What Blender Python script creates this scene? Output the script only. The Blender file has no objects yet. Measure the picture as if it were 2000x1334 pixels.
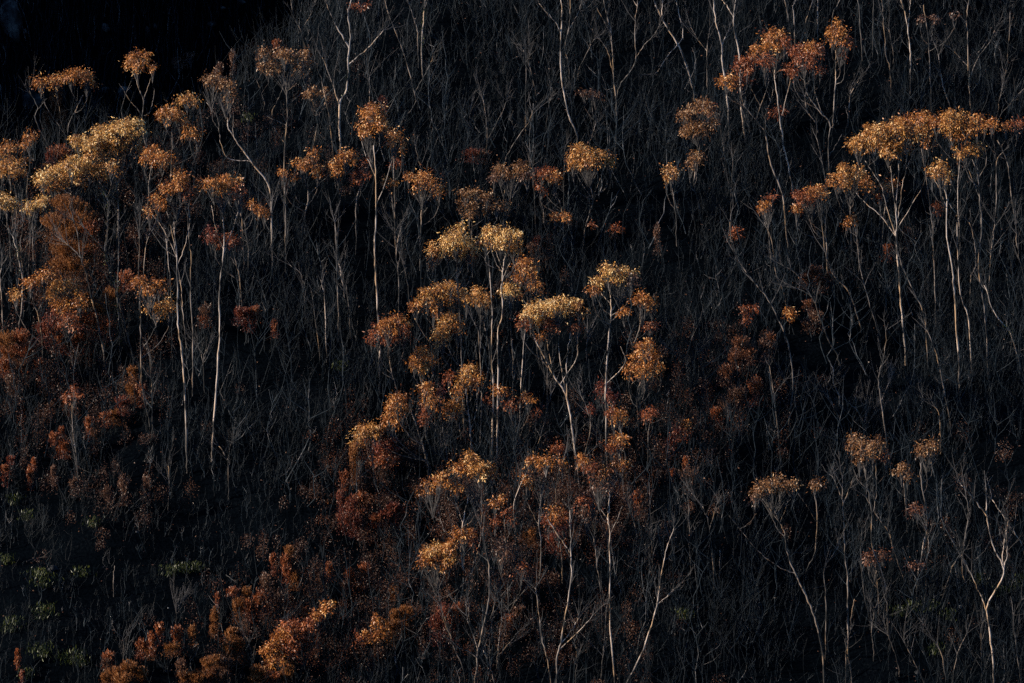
import bpy, math, random
import numpy as np

SEED = 7
random.seed(SEED)
rng = np.random.default_rng(SEED)
sc = bpy.context.scene
COL = sc.collection

# ------------------------------------------------------------------ camera
CAM = np.array([0.0, 0.0, 60.0])
PITCH = math.radians(10.0)            # looking down across the valley
LENS = 162.0
FPX = LENS / 36.0 * 2000.0            # focal length in photograph pixels
cam_d = bpy.data.cameras.new("camera")
cam_d.lens = LENS
cam_d.sensor_width = 36.0
cam_d.clip_start = 1.0
cam_d.clip_end = 3000.0
cam = bpy.data.objects.new("camera", cam_d)
COL.objects.link(cam)
cam.location = CAM
cam.rotation_euler = (math.radians(90) - PITCH, 0, 0)
sc.camera = cam

# ------------------------------------------------------------------ light
SUN_DIR = np.array([-0.87, -0.20, 0.34])        # towards the sun
SUN_DIR /= np.linalg.norm(SUN_DIR)
elev = math.asin(SUN_DIR[2])
azim = math.atan2(SUN_DIR[0], SUN_DIR[1])       # clockwise from +Y
world = bpy.data.worlds.new("World")
sc.world = world
world.use_nodes = True
wn = world.node_tree
wn.nodes.clear()
sky = wn.nodes.new("ShaderNodeTexSky")
sky.sky_type = 'NISHITA'
sky.sun_disc = False
sky.ozone_density = 6.0
sky.dust_density = 0.2
sky.sun_elevation = elev
sky.sun_rotation = azim
bg = wn.nodes.new("ShaderNodeBackground")
bg.inputs["Strength"].default_value = 0.12
wo = wn.nodes.new("ShaderNodeOutputWorld")
wn.links.new(sky.outputs[0], bg.inputs[0])
wn.links.new(bg.outputs[0], wo.inputs[0])

sun_d = bpy.data.lights.new("sun", 'SUN')
sun_d.energy = 5.0
sun_d.angle = math.radians(0.5)
sun_d.color = (1.0, 0.88, 0.72)
sun = bpy.data.objects.new("sun", sun_d)
COL.objects.link(sun)
from mathutils import Vector
sun.rotation_euler = Vector(SUN_DIR).to_track_quat('Z', 'Y').to_euler()
sun.location = (-60, 100, 120)

sc.view_settings.view_transform = 'Standard'
sc.view_settings.look = 'None'
sc.view_settings.gamma = 1.0
sc.view_settings.use_curve_mapping = False
sc.view_settings.exposure = 1.05
sc.cycles.use_denoising = False
sc.cycles.max_bounces = 4
sc.cycles.sample_clamp_indirect = 1.5
sc.cycles.sample_clamp_direct = 6.0
sc.cycles.transparent_max_bounces = 4

# ------------------------------------------------------------------ projection and terrain
FWD = np.array([0, math.cos(PITCH), -math.sin(PITCH)])
UPV = np.array([0, math.sin(PITCH), math.cos(PITCH)])
RGT = np.array([1.0, 0, 0])


def ray(px, py):
    return FWD + RGT * ((px - 1000.0) / FPX) - UPV * ((py - 667.0) / FPX)


def at(px, py, Y):
    """photograph pixel -> the place on the vertical plane y = Y"""
    d = ray(px, py)
    return CAM + d * (Y / d[1])


SLOPE = 0.51


def plane_hit(px, py):
    d = ray(px, py)
    # z = 29 + (y-177)*SLOPE
    t = (29 - 177 * SLOPE - CAM[2]) / (d[2] - SLOPE * d[1])
    return CAM + d * t


_cr = [plane_hit(*p) for p in ((-900, 620), (-300, 400), (0, 320), (150, 285), (300, 250), (420, 200),
                               (540, 100), (620, 10), (700, -120), (900, -420))]
CRX = np.array([p[0] for p in _cr] + [16.0])
CRY = np.array([p[1] for p in _cr] + [320.0])


def smax(a, b, k):
    h = np.clip(0.5 + 0.5 * (a - b) / k, 0, 1)
    return b + (a - b) * h + k * h * (1 - h)


def bumps(x, y):
    return (0.55 * np.sin(x * 0.31 + 0.11 * y + 1.0) * np.cos(y * 0.23 - 0.07 * x)
            + 0.30 * np.sin(x * 0.83 + 2.0 + 0.3 * y) * np.sin(y * 0.61 + 0.4)
            + 0.10 * np.sin(x * 2.1 + y * 0.7) * np.sin(y * 1.9 - x * 0.8)
            + 0.05 * np.sin(x * 4.3 + 1.0) * np.sin(y * 4.7 + x))


def height(x, y):
    x = np.asarray(x, float)
    y = np.asarray(y, float)
    base = 29 + (np.minimum(y, 330) - 177) * SLOPE
    yc = np.interp(x, CRX, CRY)
    over = np.maximum(y - yc, 0)
    near = base - SLOPE * np.minimum(over, 1e9) - 0.55 * over
    near = np.maximum(near, -8.0)
    near = near + bumps(x, y)
    far = np.minimum(30 - 1.2 * (x + 30) + 0.583 * (y - 250), 42) + 2.5 * bumps(x * 0.5 + 9, y * 0.5)
    opp = 58 - 0.62 * np.maximum(y, -60)
    z = smax(near, far, 2.0)
    z = smax(z, opp, 4.0)
    return z


TT = np.arange(145.0, 330.0, 0.05)


def ground_hit(px, py):
    d = ray(px, py)
    P = CAM + TT[:, None] * d[None, :]
    below = P[:, 2] < height(P[:, 0], P[:, 1])
    i = int(np.argmax(below)) if below.any() else len(TT) - 1
    return P[i]


# ------------------------------------------------------------------ mesh helpers
def mesh_from_quads(name, V, Q, rnd=None, smooth=False):
    V = np.asarray(V, np.float32).reshape(-1, 3)
    Q = np.asarray(Q, np.int32).reshape(-1, 4)
    me = bpy.data.meshes.new(name)
    me.vertices.add(len(V))
    me.vertices.foreach_set("co", V.ravel())
    me.loops.add(Q.size)
    me.loops.foreach_set("vertex_index", Q.ravel())
    me.polygons.add(len(Q))
    me.polygons.foreach_set("loop_start", np.arange(0, Q.size, 4, dtype=np.int32))
    me.polygons.foreach_set("loop_total", np.full(len(Q), 4, np.int32))
    if smooth:
        me.polygons.foreach_set("use_smooth", np.ones(len(Q), bool))
    me.update(calc_edges=True)
    if rnd is not None:
        a = me.attributes.new("rnd", 'FLOAT', 'POINT')
        a.data.foreach_set("value", np.asarray(rnd, np.float32))
    return me


class MB:
    def __init__(self):
        self.V, self.Q, self.R, self.n = [], [], [], 0

    def add(self, V, Q, r=None):
        self.V.append(V)
        self.Q.append(Q + self.n)
        self.R.append(np.full(len(V), 0.5) if r is None else r)
        self.n += len(V)

    def build(self, name, mat, parent=None, origin=None, smooth=False):
        V = np.concatenate(self.V)
        if origin is not None:
            V = V - origin
        me = mesh_from_quads(name, V, np.concatenate(self.Q), np.concatenate(self.R), smooth)
        me.materials.append(MAT[mat])
        o = bpy.data.objects.new(name, me)
        COL.objects.link(o)
        if parent is not None:
            o.parent = parent
        return o


def tubes(P, R, sides):
    """P (n,k,3) polylines, R (n,k) radii -> verts, quads"""
    n, k, _ = P.shape
    T = np.gradient(P, axis=1)
    T /= np.linalg.norm(T, axis=2, keepdims=True) + 1e-9
    ref = np.array([0.0, 1.0, 0.0]) + np.zeros_like(T)
    A = np.cross(T, ref)
    A /= np.linalg.norm(A, axis=2, keepdims=True) + 1e-9
    B = np.cross(T, A)
    ang = np.arange(sides) * 2 * math.pi / sides + 0.4
    ring = (A[:, :, None, :] * np.cos(ang)[None, None, :, None] + B[:, :, None, :] * np.sin(ang)[None, None, :, None])
    V = P[:, :, None, :] + ring * R[:, :, None, None]
    idx = np.arange(n * k * sides).reshape(n, k, sides)
    a = idx[:, :-1, :]
    b = idx[:, 1:, :]
    Q = np.stack([a, np.roll(a, -1, 2), np.roll(b, -1, 2), b], -1)
    return V.reshape(-1, 3), Q.reshape(-1, 4)


def catmull(pts, sub=5):
    pts = np.asarray(pts, float)
    if len(pts) < 3:
        t = np.linspace(0, 1, sub + 1)[:, None]
        return pts[0] * (1 - t) + pts[-1] * t
    p = np.vstack([2 * pts[0] - pts[1], pts, 2 * pts[-1] - pts[-2]])
    out = []
    for i in range(1, len(p) - 2):
        t = np.linspace(0, 1, sub, endpoint=False)[:, None]
        p0, p1, p2, p3 = p[i - 1], p[i], p[i + 1], p[i + 2]
        out.append(0.5 * ((2 * p1) + (-p0 + p2) * t + (2 * p0 - 5 * p1 + 4 * p2 - p3) * t ** 2
                          + (-p0 + 3 * p1 - 3 * p2 + p3) * t ** 3))
    out.append(pts[-1:])
    return np.vstack(out)


def one_tube(pts, r0, r1, sides=6, jit=0.012, sub=5, knots=True):
    C = catmull(pts, sub)
    n = len(C)
    J = rng.normal(0, jit, (n, 3))
    J[0] = 0
    C = C + J
    t = np.linspace(0, 1, n)
    R = r0 + (r1 - r0) * t ** 0.85
    if knots:
        R = R * (1 + rng.normal(0, 0.07, n))
    V, Q = tubes(C[None], R[None], sides)
    # closing caps made of quads folded over the ring ends
    caps = []
    for s in (0, (n - 1) * sides):
        r = [s + i for i in range(sides)]
        if sides >= 6:
            caps += [[r[0], r[1], r[2], r[3]], [r[0], r[3], r[4], r[5]]]
        elif sides == 4:
            caps += [r]
    if caps:
        Q = np.vstack([Q, np.array(caps)])
    return V, Q, C


def unit(v):
    return v / (np.linalg.norm(v, axis=-1, keepdims=True) + 1e-9)


def leaves(C, axis, L, W, fold=0.25):
    """lance shaped folded leaves: centre, pointing axis, length, width"""
    n = len(C)
    axis = unit(axis)
    side = unit(np.cross(axis, rng.normal(size=(n, 3))))
    nor = np.cross(axis, side)
    L = L[:, None]
    W = W[:, None]
    b = C - axis * L * 0.5
    t = C + axis * L * 0.5 - nor * L * 0.10
    l = C - axis * L * 0.06 + side * W * 0.5 + nor * W * fold
    r = C - axis * L * 0.06 - side * W * 0.5 + nor * W * fold
    V = np.stack([b, l, t, r], 1).reshape(-1, 3)
    Q = np.arange(n * 4).reshape(n, 4)
    return V, Q


# ------------------------------------------------------------------ materials
MAT = {}


def nodes_of(name):
    m = bpy.data.materials.new(name)
    m.use_nodes = True
    nt = m.node_tree
    b = nt.nodes["Principled BSDF"]
    MAT[name] = m
    return m, nt, b


def ramp(nt, stops, interp='LINEAR'):
    r = nt.nodes.new("ShaderNodeValToRGB")
    e = r.color_ramp.elements
    while len(e) < len(stops):
        e.new(0.5)
    for i, (p, c) in enumerate(stops):
        e[i].position = p
        e[i].color = (*c, 1)
    r.color_ramp.interpolation = interp
    return r


def leaf_mat(name, stops, rough=0.45, trans=0.16):
    m, nt, b = nodes_of(name)
    at_ = nt.nodes.new("ShaderNodeAttribute")
    at_.attribute_name = "rnd"
    r = ramp(nt, stops)
    nt.links.new(at_.outputs["Fac"], r.inputs[0])
    nt.links.new(r.outputs[0], b.inputs["Base Color"])
    b.inputs["Roughness"].default_value = rough
    b.inputs["Specular IOR Level"].default_value = 0.35
    tr = nt.nodes.new("ShaderNodeBsdfTranslucent")
    nt.links.new(r.outputs[0], tr.inputs[0])
    mx = nt.nodes.new("ShaderNodeMixShader")
    mx.inputs[0].default_value = trans
    out = nt.nodes["Material Output"]
    nt.links.new(b.outputs[0], mx.inputs[1])
    nt.links.new(tr.outputs[0], mx.inputs[2])
    nt.links.new(mx.outputs[0], out.inputs[0])
    return m


leaf_mat("gold", [(0, (0.13, 0.042, 0.010)), (0.3, (0.40, 0.18, 0.042)), (0.65, (0.63, 0.36, 0.105)), (1, (0.88, 0.67, 0.36))])
leaf_mat("amber", [(0, (0.10, 0.035, 0.012)), (0.35, (0.31, 0.115, 0.022)), (0.75, (0.50, 0.235, 0.058)), (1, (0.78, 0.54, 0.26))])
leaf_mat("orange", [(0, (0.085, 0.024, 0.010)), (0.4, (0.29, 0.092, 0.017)), (0.8, (0.47, 0.185, 0.038)), (1, (0.74, 0.45, 0.20))])
leaf_mat("rust", [(0, (0.06, 0.015, 0.009)), (0.45, (0.20, 0.05, 0.014)), (0.85, (0.31, 0.09, 0.028)), (1, (0.48, 0.24, 0.13))])
leaf_mat("red", [(0, (0.04, 0.010, 0.008)), (0.5, (0.14, 0.030, 0.015)), (0.9, (0.23, 0.062, 0.03)), (1, (0.32, 0.15, 0.09))])
leaf_mat("bronze", [(0, (0.02, 0.010, 0.008)), (0.5, (0.125, 0.042, 0.018)), (0.9, (0.20, 0.072, 0.03)), (1, (0.32, 0.16, 0.10))])
leaf_mat("brown", [(0, (0.06, 0.024, 0.010)), (0.4, (0.165, 0.068, 0.022)), (0.8, (0.27, 0.13, 0.05)), (1, (0.46, 0.31, 0.18))])  # darkened amber: weaker light on the dimmer crowns is put into the colour
leaf_mat("umber", [(0, (0.03, 0.014, 0.010)), (0.5, (0.095, 0.042, 0.024)), (0.9, (0.15, 0.07, 0.04)), (1, (0.27, 0.16, 0.11))])
leaf_mat("ginger", [(0, (0.07, 0.022, 0.007)), (0.5, (0.20, 0.068, 0.016)), (0.9, (0.28, 0.105, 0.028)), (1, (0.36, 0.17, 0.06))], 0.6, 0.3)
leaf_mat("green", [(0, (0.008, 0.014, 0.003)), (0.5, (0.016, 0.023, 0.003)), (1, (0.066, 0.078, 0.010))])


def bark_mat(name, pale, tan, grey, char_lo, char_hi):
    m, nt, b = nodes_of(name)
    tc = nt.nodes.new("ShaderNodeTexCoord")
    mp = nt.nodes.new("ShaderNodeMapping")
    mp.inputs["Scale"].default_value = (3.0, 3.0, 0.55)
    geo = nt.nodes.new("ShaderNodeNewGeometry")
    nt.links.new(geo.outputs["Position"], mp.inputs[0])
    n1 = nt.nodes.new("ShaderNodeTexNoise")
    n1.inputs["Scale"].default_value = 1.1
    n1.inputs["Detail"].default_value = 5
    n2 = nt.nodes.new("ShaderNodeTexNoise")
    n2.inputs["Scale"].default_value = 3.4
    n2.inputs["Detail"].default_value = 4
    nt.links.new(mp.outputs[0], n1.inputs[0])
    nt.links.new(mp.outputs[0], n2.inputs[0])
    r1 = ramp(nt, [(0.36, grey), (0.5, pale), (0.62, tan)])
    nt.links.new(n1.outputs[0], r1.inputs[0])
    r2 = ramp(nt, [(char_lo, (0, 0, 0)), (char_hi, (1, 1, 1))])
    nt.links.new(n2.outputs[0], r2.inputs[0])
    mx = nt.nodes.new("ShaderNodeMix")
    mx.data_type = 'RGBA'
    mx.inputs["A"].default_value = (0.004, 0.004, 0.0045, 1)
    sep = nt.nodes.new("ShaderNodeSeparateXYZ")
    nt.links.new(tc.outputs["Object"], sep.inputs[0])
    hz = nt.nodes.new("ShaderNodeMath")          # scorched higher or lower from tree to tree
    hz.operation = 'MULTIPLY_ADD'
    hz.inputs[1].default_value = 4.0
    nt.links.new(n1.outputs[0], hz.inputs[0])
    nt.links.new(sep.outputs["Z"], hz.inputs[2])
    rg = nt.nodes.new("ShaderNodeMapRange")
    rg.inputs["From Min"].default_value = 2.2
    rg.inputs["From Max"].default_value = 3.9
    rg.inputs["To Min"].default_value = 0.10
    nt.links.new(hz.outputs[0], rg.inputs["Value"])
    ml = nt.nodes.new("ShaderNodeMath")
    ml.operation = 'MULTIPLY'
    nt.links.new(r2.outputs[0], ml.inputs[0])
    nt.links.new(rg.outputs[0], ml.inputs[1])
    nt.links.new(ml.outputs[0], mx.inputs["Factor"])
    nt.links.new(r1.outputs[0], mx.inputs["B"])
    nt.links.new(mx.outputs["Result"], b.inputs["Base Color"])
    b.inputs["Roughness"].default_value = 0.65
    b.inputs["Specular IOR Level"].default_value = 0.3
    return m


bark_mat("bark_pale", (0.45, 0.36, 0.30), (0.34, 0.215, 0.12), (0.14, 0.122, 0.11), 0.39, 0.52)
bark_mat("bark_grey", (0.20, 0.16, 0.135), (0.22, 0.135, 0.07), (0.065, 0.06, 0.057), 0.43, 0.57)
bark_mat("bark_char", (0.06, 0.054, 0.05), (0.06, 0.035, 0.02), (0.02, 0.02, 0.02), 0.44, 0.60)
bark_mat("limb_grey", (0.10, 0.084, 0.076), (0.09, 0.052, 0.032), (0.045, 0.042, 0.04), 0.40, 0.55)


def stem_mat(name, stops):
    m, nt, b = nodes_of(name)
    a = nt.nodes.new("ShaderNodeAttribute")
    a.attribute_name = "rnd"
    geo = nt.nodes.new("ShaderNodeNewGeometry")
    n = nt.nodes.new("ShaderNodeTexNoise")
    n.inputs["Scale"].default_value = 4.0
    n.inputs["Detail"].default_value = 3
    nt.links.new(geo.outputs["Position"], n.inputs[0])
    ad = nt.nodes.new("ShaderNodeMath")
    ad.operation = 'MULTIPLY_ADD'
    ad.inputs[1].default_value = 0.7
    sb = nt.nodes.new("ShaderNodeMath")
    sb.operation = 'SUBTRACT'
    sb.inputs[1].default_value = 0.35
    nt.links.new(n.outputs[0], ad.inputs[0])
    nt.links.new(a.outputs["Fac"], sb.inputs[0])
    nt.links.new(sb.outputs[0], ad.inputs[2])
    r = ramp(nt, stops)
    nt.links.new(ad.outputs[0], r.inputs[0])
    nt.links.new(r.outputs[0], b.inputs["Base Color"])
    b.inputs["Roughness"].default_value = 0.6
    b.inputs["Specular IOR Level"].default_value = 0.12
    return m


stem_mat("stem", [(0, (0.0007, 0.0021, 0.0040)), (0.45, (0.0020, 0.0051, 0.0088)), (0.70, (0.0062, 0.0120, 0.0185)), (0.86, (0.028, 0.036, 0.043)), (1, (0.17, 0.155, 0.15))])  # blue cast of the shadows is put into the charred stem colour
stem_mat("crown_twig", [(0, (0.008, 0.008, 0.009)), (0.5, (0.034, 0.033, 0.034)), (1, (0.115, 0.103, 0.10))])
stem_mat("twig", [(0, (0.0018, 0.0032, 0.0046)), (0.6, (0.0075, 0.0105, 0.0135)), (1, (0.040, 0.040, 0.043))])

m, nt, b = nodes_of("ground")
geo = nt.nodes.new("ShaderNodeNewGeometry")
n1 = nt.nodes.new("ShaderNodeTexNoise")
n1.inputs["Scale"].default_value = 0.5
n1.inputs["Detail"].default_value = 8
n2 = nt.nodes.new("ShaderNodeTexNoise")
n2.inputs["Scale"].default_value = 9.0
n2.inputs["Detail"].default_value = 6
nt.links.new(geo.outputs["Position"], n1.inputs[0])
nt.links.new(geo.outputs["Position"], n2.inputs[0])
mu = nt.nodes.new("ShaderNodeMath")
mu.operation = 'MULTIPLY'
nt.links.new(n1.outputs[0], mu.inputs[0])
nt.links.new(n2.outputs[0], mu.inputs[1])
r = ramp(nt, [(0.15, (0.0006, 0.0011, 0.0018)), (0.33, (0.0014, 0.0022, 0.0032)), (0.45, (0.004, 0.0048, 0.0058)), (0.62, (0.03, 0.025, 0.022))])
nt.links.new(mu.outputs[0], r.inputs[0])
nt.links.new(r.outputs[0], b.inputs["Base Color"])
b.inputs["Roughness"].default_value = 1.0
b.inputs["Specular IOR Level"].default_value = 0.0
bp = nt.nodes.new("ShaderNodeBump")
bp.inputs["Strength"].default_value = 0.8
bp.inputs["Distance"].default_value = 0.08
nt.links.new(n2.outputs[0], bp.inputs["Height"])
nt.links.new(bp.outputs[0], b.inputs["Normal"])

for nm, cols in (("rock_shaded", ((0.005, 0.006, 0.007), (0.03, 0.031, 0.033), (0.11, 0.108, 0.105))),):  # darkened rock: the shade of the gully is put into its colour
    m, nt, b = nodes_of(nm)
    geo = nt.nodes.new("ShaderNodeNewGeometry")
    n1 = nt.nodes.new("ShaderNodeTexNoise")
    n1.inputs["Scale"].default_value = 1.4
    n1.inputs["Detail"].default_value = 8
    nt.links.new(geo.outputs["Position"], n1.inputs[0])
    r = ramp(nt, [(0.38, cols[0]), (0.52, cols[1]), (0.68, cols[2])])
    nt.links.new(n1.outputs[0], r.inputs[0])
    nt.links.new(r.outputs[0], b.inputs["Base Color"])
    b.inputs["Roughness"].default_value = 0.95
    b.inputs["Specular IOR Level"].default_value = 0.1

m, nt, b = nodes_of("rock")
geo = nt.nodes.new("ShaderNodeNewGeometry")
n1 = nt.nodes.new("ShaderNodeTexNoise")
n1.inputs["Scale"].default_value = 2.2
n1.inputs["Detail"].default_value = 8
nt.links.new(geo.outputs["Position"], n1.inputs[0])
r = ramp(nt, [(0.35, (0.05, 0.05, 0.05)), (0.5, (0.22, 0.21, 0.20)), (0.65, (0.42, 0.40, 0.37))])
nt.links.new(n1.outputs[0], r.inputs[0])
nt.links.new(r.outputs[0], b.inputs["Base Color"])
b.inputs["Roughness"].default_value = 0.9
bp = nt.nodes.new("ShaderNodeBump")
bp.inputs["Strength"].default_value = 0.6
bp.inputs["Distance"].default_value = 0.1
nt.links.new(n1.outputs[0], bp.inputs["Height"])
nt.links.new(bp.outputs[0], b.inputs["Normal"])

# ------------------------------------------------------------------ the ground, one sheet
xs = np.unique(np.concatenate([np.linspace(-420, -60, 37), np.linspace(-60, -30, 31), np.arange(-30, 30.01, 0.7),
                               np.linspace(30, 60, 31), np.linspace(60, 420, 37)]))
ys = np.unique(np.concatenate([np.linspace(-120, 130, 51), np.arange(130, 230, 0.7), np.linspace(230, 340, 56),
                               np.linspace(340, 800, 30)]))
gx, gy = np.meshgrid(xs, ys)
gz = height(gx, gy)
V = np.stack([gx, gy, gz], -1).reshape(-1, 3)
I = np.arange(len(V)).reshape(gx.shape)
Q = np.stack([I[:-1, :-1], I[:-1, 1:], I[1:, 1:], I[1:, :-1]], -1).reshape(-1, 4)
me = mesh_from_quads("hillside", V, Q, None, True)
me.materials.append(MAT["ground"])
hill = bpy.data.objects.new("hillside", me)
COL.objects.link(hill)
hill["kind"] = "structure"
hill["label"] = "steep burnt hillside of black charred soil"

# ------------------------------------------------------------------ bookkeeping
TILES = {'A': (0, 0), 'B': (650, 0), 'C': (1300, 0), 'D': (0, 434), 'E': (650, 434), 'F': (1300, 434),
         'G': (0, 867), 'H': (650, 867), 'I': (1300, 867)}


def tp(tile, p):
    """a point noted on an enlarged tile of the photograph -> photograph pixel"""
    ox, oy = TILES[tile]
    return (ox + 0.35 * p[0], oy + 0.35 * p[1])


def tag(o, label, cat, group=None):
    o["label"] = label
    o["category"] = cat
    if group:
        o["group"] = group


def empty(name, loc):
    o = bpy.data.objects.new(name, None)
    o.empty_display_size = 0.3
    o.location = loc
    COL.objects.link(o)
    return o


def px_size(Y):
    return Y / (FPX * math.cos(PITCH))


# ------------------------------------------------------------------ foliage
def lobe_leaves(c, rx, rz, ry, pal, dens, Lm=0.082, Wm=0.027):
    """an umbrella shaped clump: many little leaf tufts on the upper shell of an uneven dome"""
    area = math.pi * rx * ry + math.pi * rz * (rx + ry) * 0.5
    n = max(6, int(area / 0.034))
    u = rng.normal(size=(n * 3, 3))
    u = unit(u)
    u = u[u[:, 2] > rng.uniform(-0.5, -0.05, len(u))][:n]
    n = len(u)
    ph = rng.uniform(0, 6, 3)
    f = 0.86 + 0.16 * np.sin(u[:, 0] * 4 + ph[0]) * np.cos(u[:, 1] * 4 + ph[1]) + rng.normal(0, 0.15, n)
    f = np.where(rng.random(n) < 0.10, f * 1.22, f)          # stray tufts stand clear of the dome
    inner = rng.random(n) < 0.16
    f = np.where(inner, f * 0.6, f)
    T = c + u * np.array([rx, ry, rz]) * f[:, None]
    T[:, 2] -= 0.25 * rz * (u[:, 2] < 0)
    k = max(7, int(38 * dens))
    rt = 0.06 + 0.085 * rng.random((n, 1, 1)) ** 1.5
    off = rng.normal(size=(n, k, 3)) * rt * np.array([1.0, 1.0, 0.88])
    off[:, :, 2] -= 0.07 * rng.random((n, k)) ** 2 * (u[:, None, 2] < 0.35) * 1.4      # rim leaves hang
    C = (T[:, None, :] + off).reshape(-1, 3)
    ax = off.reshape(-1, 3) * 9 + rng.normal(0, 0.5, (n * k, 3)) + np.array([0, 0, -1.0])
    big = np.where(rng.random(n * k) < 0.28, 1.45, 0.92)
    L = Lm * rng.uniform(0.65, 1.3, n * k) * big
    W = Wm * rng.uniform(0.7, 1.3, n * k) * big
    V, Q = leaves(C, ax, L, W)
    tone = np.repeat(rng.normal(0, 0.17, n), k)
    r = np.clip(rng.beta(1.7, 2.0, n * k) + tone, 0, 1)
    return V, Q, np.repeat(r, 4), T


def twig_fan(root, T, r0=0.012):
    n = len(T)
    s = np.linspace(0, 1, 4)[None, :, None]
    mid = root + (T - root) * np.array([0.30, 0.30, 0.55]) + rng.normal(0, 0.03, (n, 3))
    P = (1 - s) ** 2 * root + 2 * s * (1 - s) * mid[:, None, :] + s ** 2 * T[:, None, :]
    P = P + rng.normal(0, 0.012, P.shape) * (s > 0)
    R = np.repeat((r0 * np.array([1, 0.8, 0.6, 0.35]))[None], n, 0) * rng.uniform(0.7, 1.2, (n, 1))
    return tubes(P, R, 3)


def plume_leaves(c, rx, rz, ry, dens, Lm=0.079, Wm=0.0215):
    """an upright feathery plume: pointed sprays of fine dead leaves rising from a narrow foot"""
    n = max(18, int(58 * dens * (rx * 2.2 + rz * 2.2)))
    foot = c - np.array([0, 0, rz * 1.25])
    a = rng.uniform(0, 2 * math.pi, n)
    q = np.sqrt(rng.random(n))
    hgt = (1.05 - 0.75 * q ** 2.2) * rng.uniform(0.45, 1.08, n)          # tallest in the middle
    T = c + np.stack([np.cos(a) * q * rx * 1.1, np.sin(a) * q * ry * 1.1, hgt * rz], -1)
    lobes_ = np.sin(a * 3 + rng.uniform(0, 6)) * 0.22
    T[:, 2] += lobes_ * rz * q
    S = foot + (T - foot) * rng.uniform(0.15, 0.6, (n, 1)) * np.array([1.05, 1.05, 1])
    k = 15
    s = rng.random((n, k, 1)) ** 0.75
    spread = 0.045 * (1.15 - s)
    C = S[:, None, :] * (1 - s) + T[:, None, :] * s + rng.normal(0, 1, (n, k, 3)) * spread
    d = np.repeat(unit(T - S)[:, None, :], k, 1)
    ax = d * 1.2 + rng.normal(0, 0.45, (n, k, 3)) + np.array([0, 0, 0.35])
    L = Lm * rng.uniform(0.6, 1.4, n * k)
    W = Wm * rng.uniform(0.7, 1.3, n * k)
    V, Q = leaves(C.reshape(-1, 3), ax.reshape(-1, 3), L, W)
    tone = np.repeat(rng.normal(0, 0.16, n), k)
    r = np.clip(rng.beta(2, 2, n * k) + tone, 0, 1)
    # a thin skirt of duller leaves down to the stems
    m = max(20, int(n * 4))
    t = rng.random((m, 1))
    Cs = foot + np.stack([rng.normal(0, rx * 0.55, m), rng.normal(0, ry * 0.55, m), rng.uniform(-rz * 0.9, rz * 0.5, m)], -1)
    V2, Q2 = leaves(Cs, rng.normal(0, 0.6, (m, 3)) + np.array([0, 0, 0.8]), Lm * rng.uniform(0.5, 1.2, m), Wm * rng.uniform(0.6, 1.1, m))
    V = np.vstack([V, V2])
    Q = np.vstack([Q, Q2 + n * k * 4])
    r = np.concatenate([r, rng.random(m) * 0.45])
    return V, Q, np.repeat(r, 4), T


def shoots(parent, line, lo, hi, Y):
    """fresh green shoots sprouting along a scorched trunk"""
    mb = MB()
    seg = line[int(lo * (len(line) - 1)):int(hi * (len(line) - 1)) + 1]
    n = 90
    i = rng.integers(0, max(1, len(seg) - 1), n)
    t = rng.random((n, 1))
    C = seg[i] * (1 - t) + seg[np.minimum(i + 1, len(seg) - 1)] * t + rng.normal(0, 0.055, (n, 3))
    V, Q = leaves(C, rng.normal(size=(n, 3)) + np.array([0, 0, 0.8]), rng.uniform(0.05, 0.10, n), rng.uniform(0.02, 0.035, n))
    mb.add(V, Q, np.repeat(rng.random(n), 4))
    return mb


# ------------------------------------------------------------------ trees
TREES = []
STATS = {}
LABELS = {}
PAL_WORD = {'gold': 'straw gold', 'amber': 'amber brown', 'orange': 'orange brown', 'rust': 'rust brown', 'red': 'dark red',
            'umber': 'dull umber', 'ginger': 'ginger brown', 'brown': 'brown'}


def build_trunk(tile, pts, w, down, minh_px, crown_top):
    """points bottom to top in tile pixels -> world points, ground point and depth"""
    P = [tp(tile, p) for p in pts]
    bx, by = P[0]
    dx = (P[0][0] - P[1][0]) / max(8.0, abs(P[0][1] - P[1][1])) if len(P) > 1 else 0
    ext = max(down, minh_px - (by - crown_top))
    base_px = (bx + 0.35 * max(-1, min(1, dx)) * ext, by + ext)
    G = ground_hit(*base_px)
    Y = G[1]
    W = [G - np.array([0, 0, 0.12])]
    for q in P:
        W.append(at(q[0], q[1], Y))
    return np.array(W), G, Y, [base_px] + P


def trace(tile, pts, Y, tip_off):
    n = len(pts)
    out = []
    for i, p in enumerate(pts):
        q = tp(tile, p)
        out.append(at(q[0], q[1], Y + tip_off * (i / max(1, n - 1)) ** 1.5))
    return np.array(out)


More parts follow.
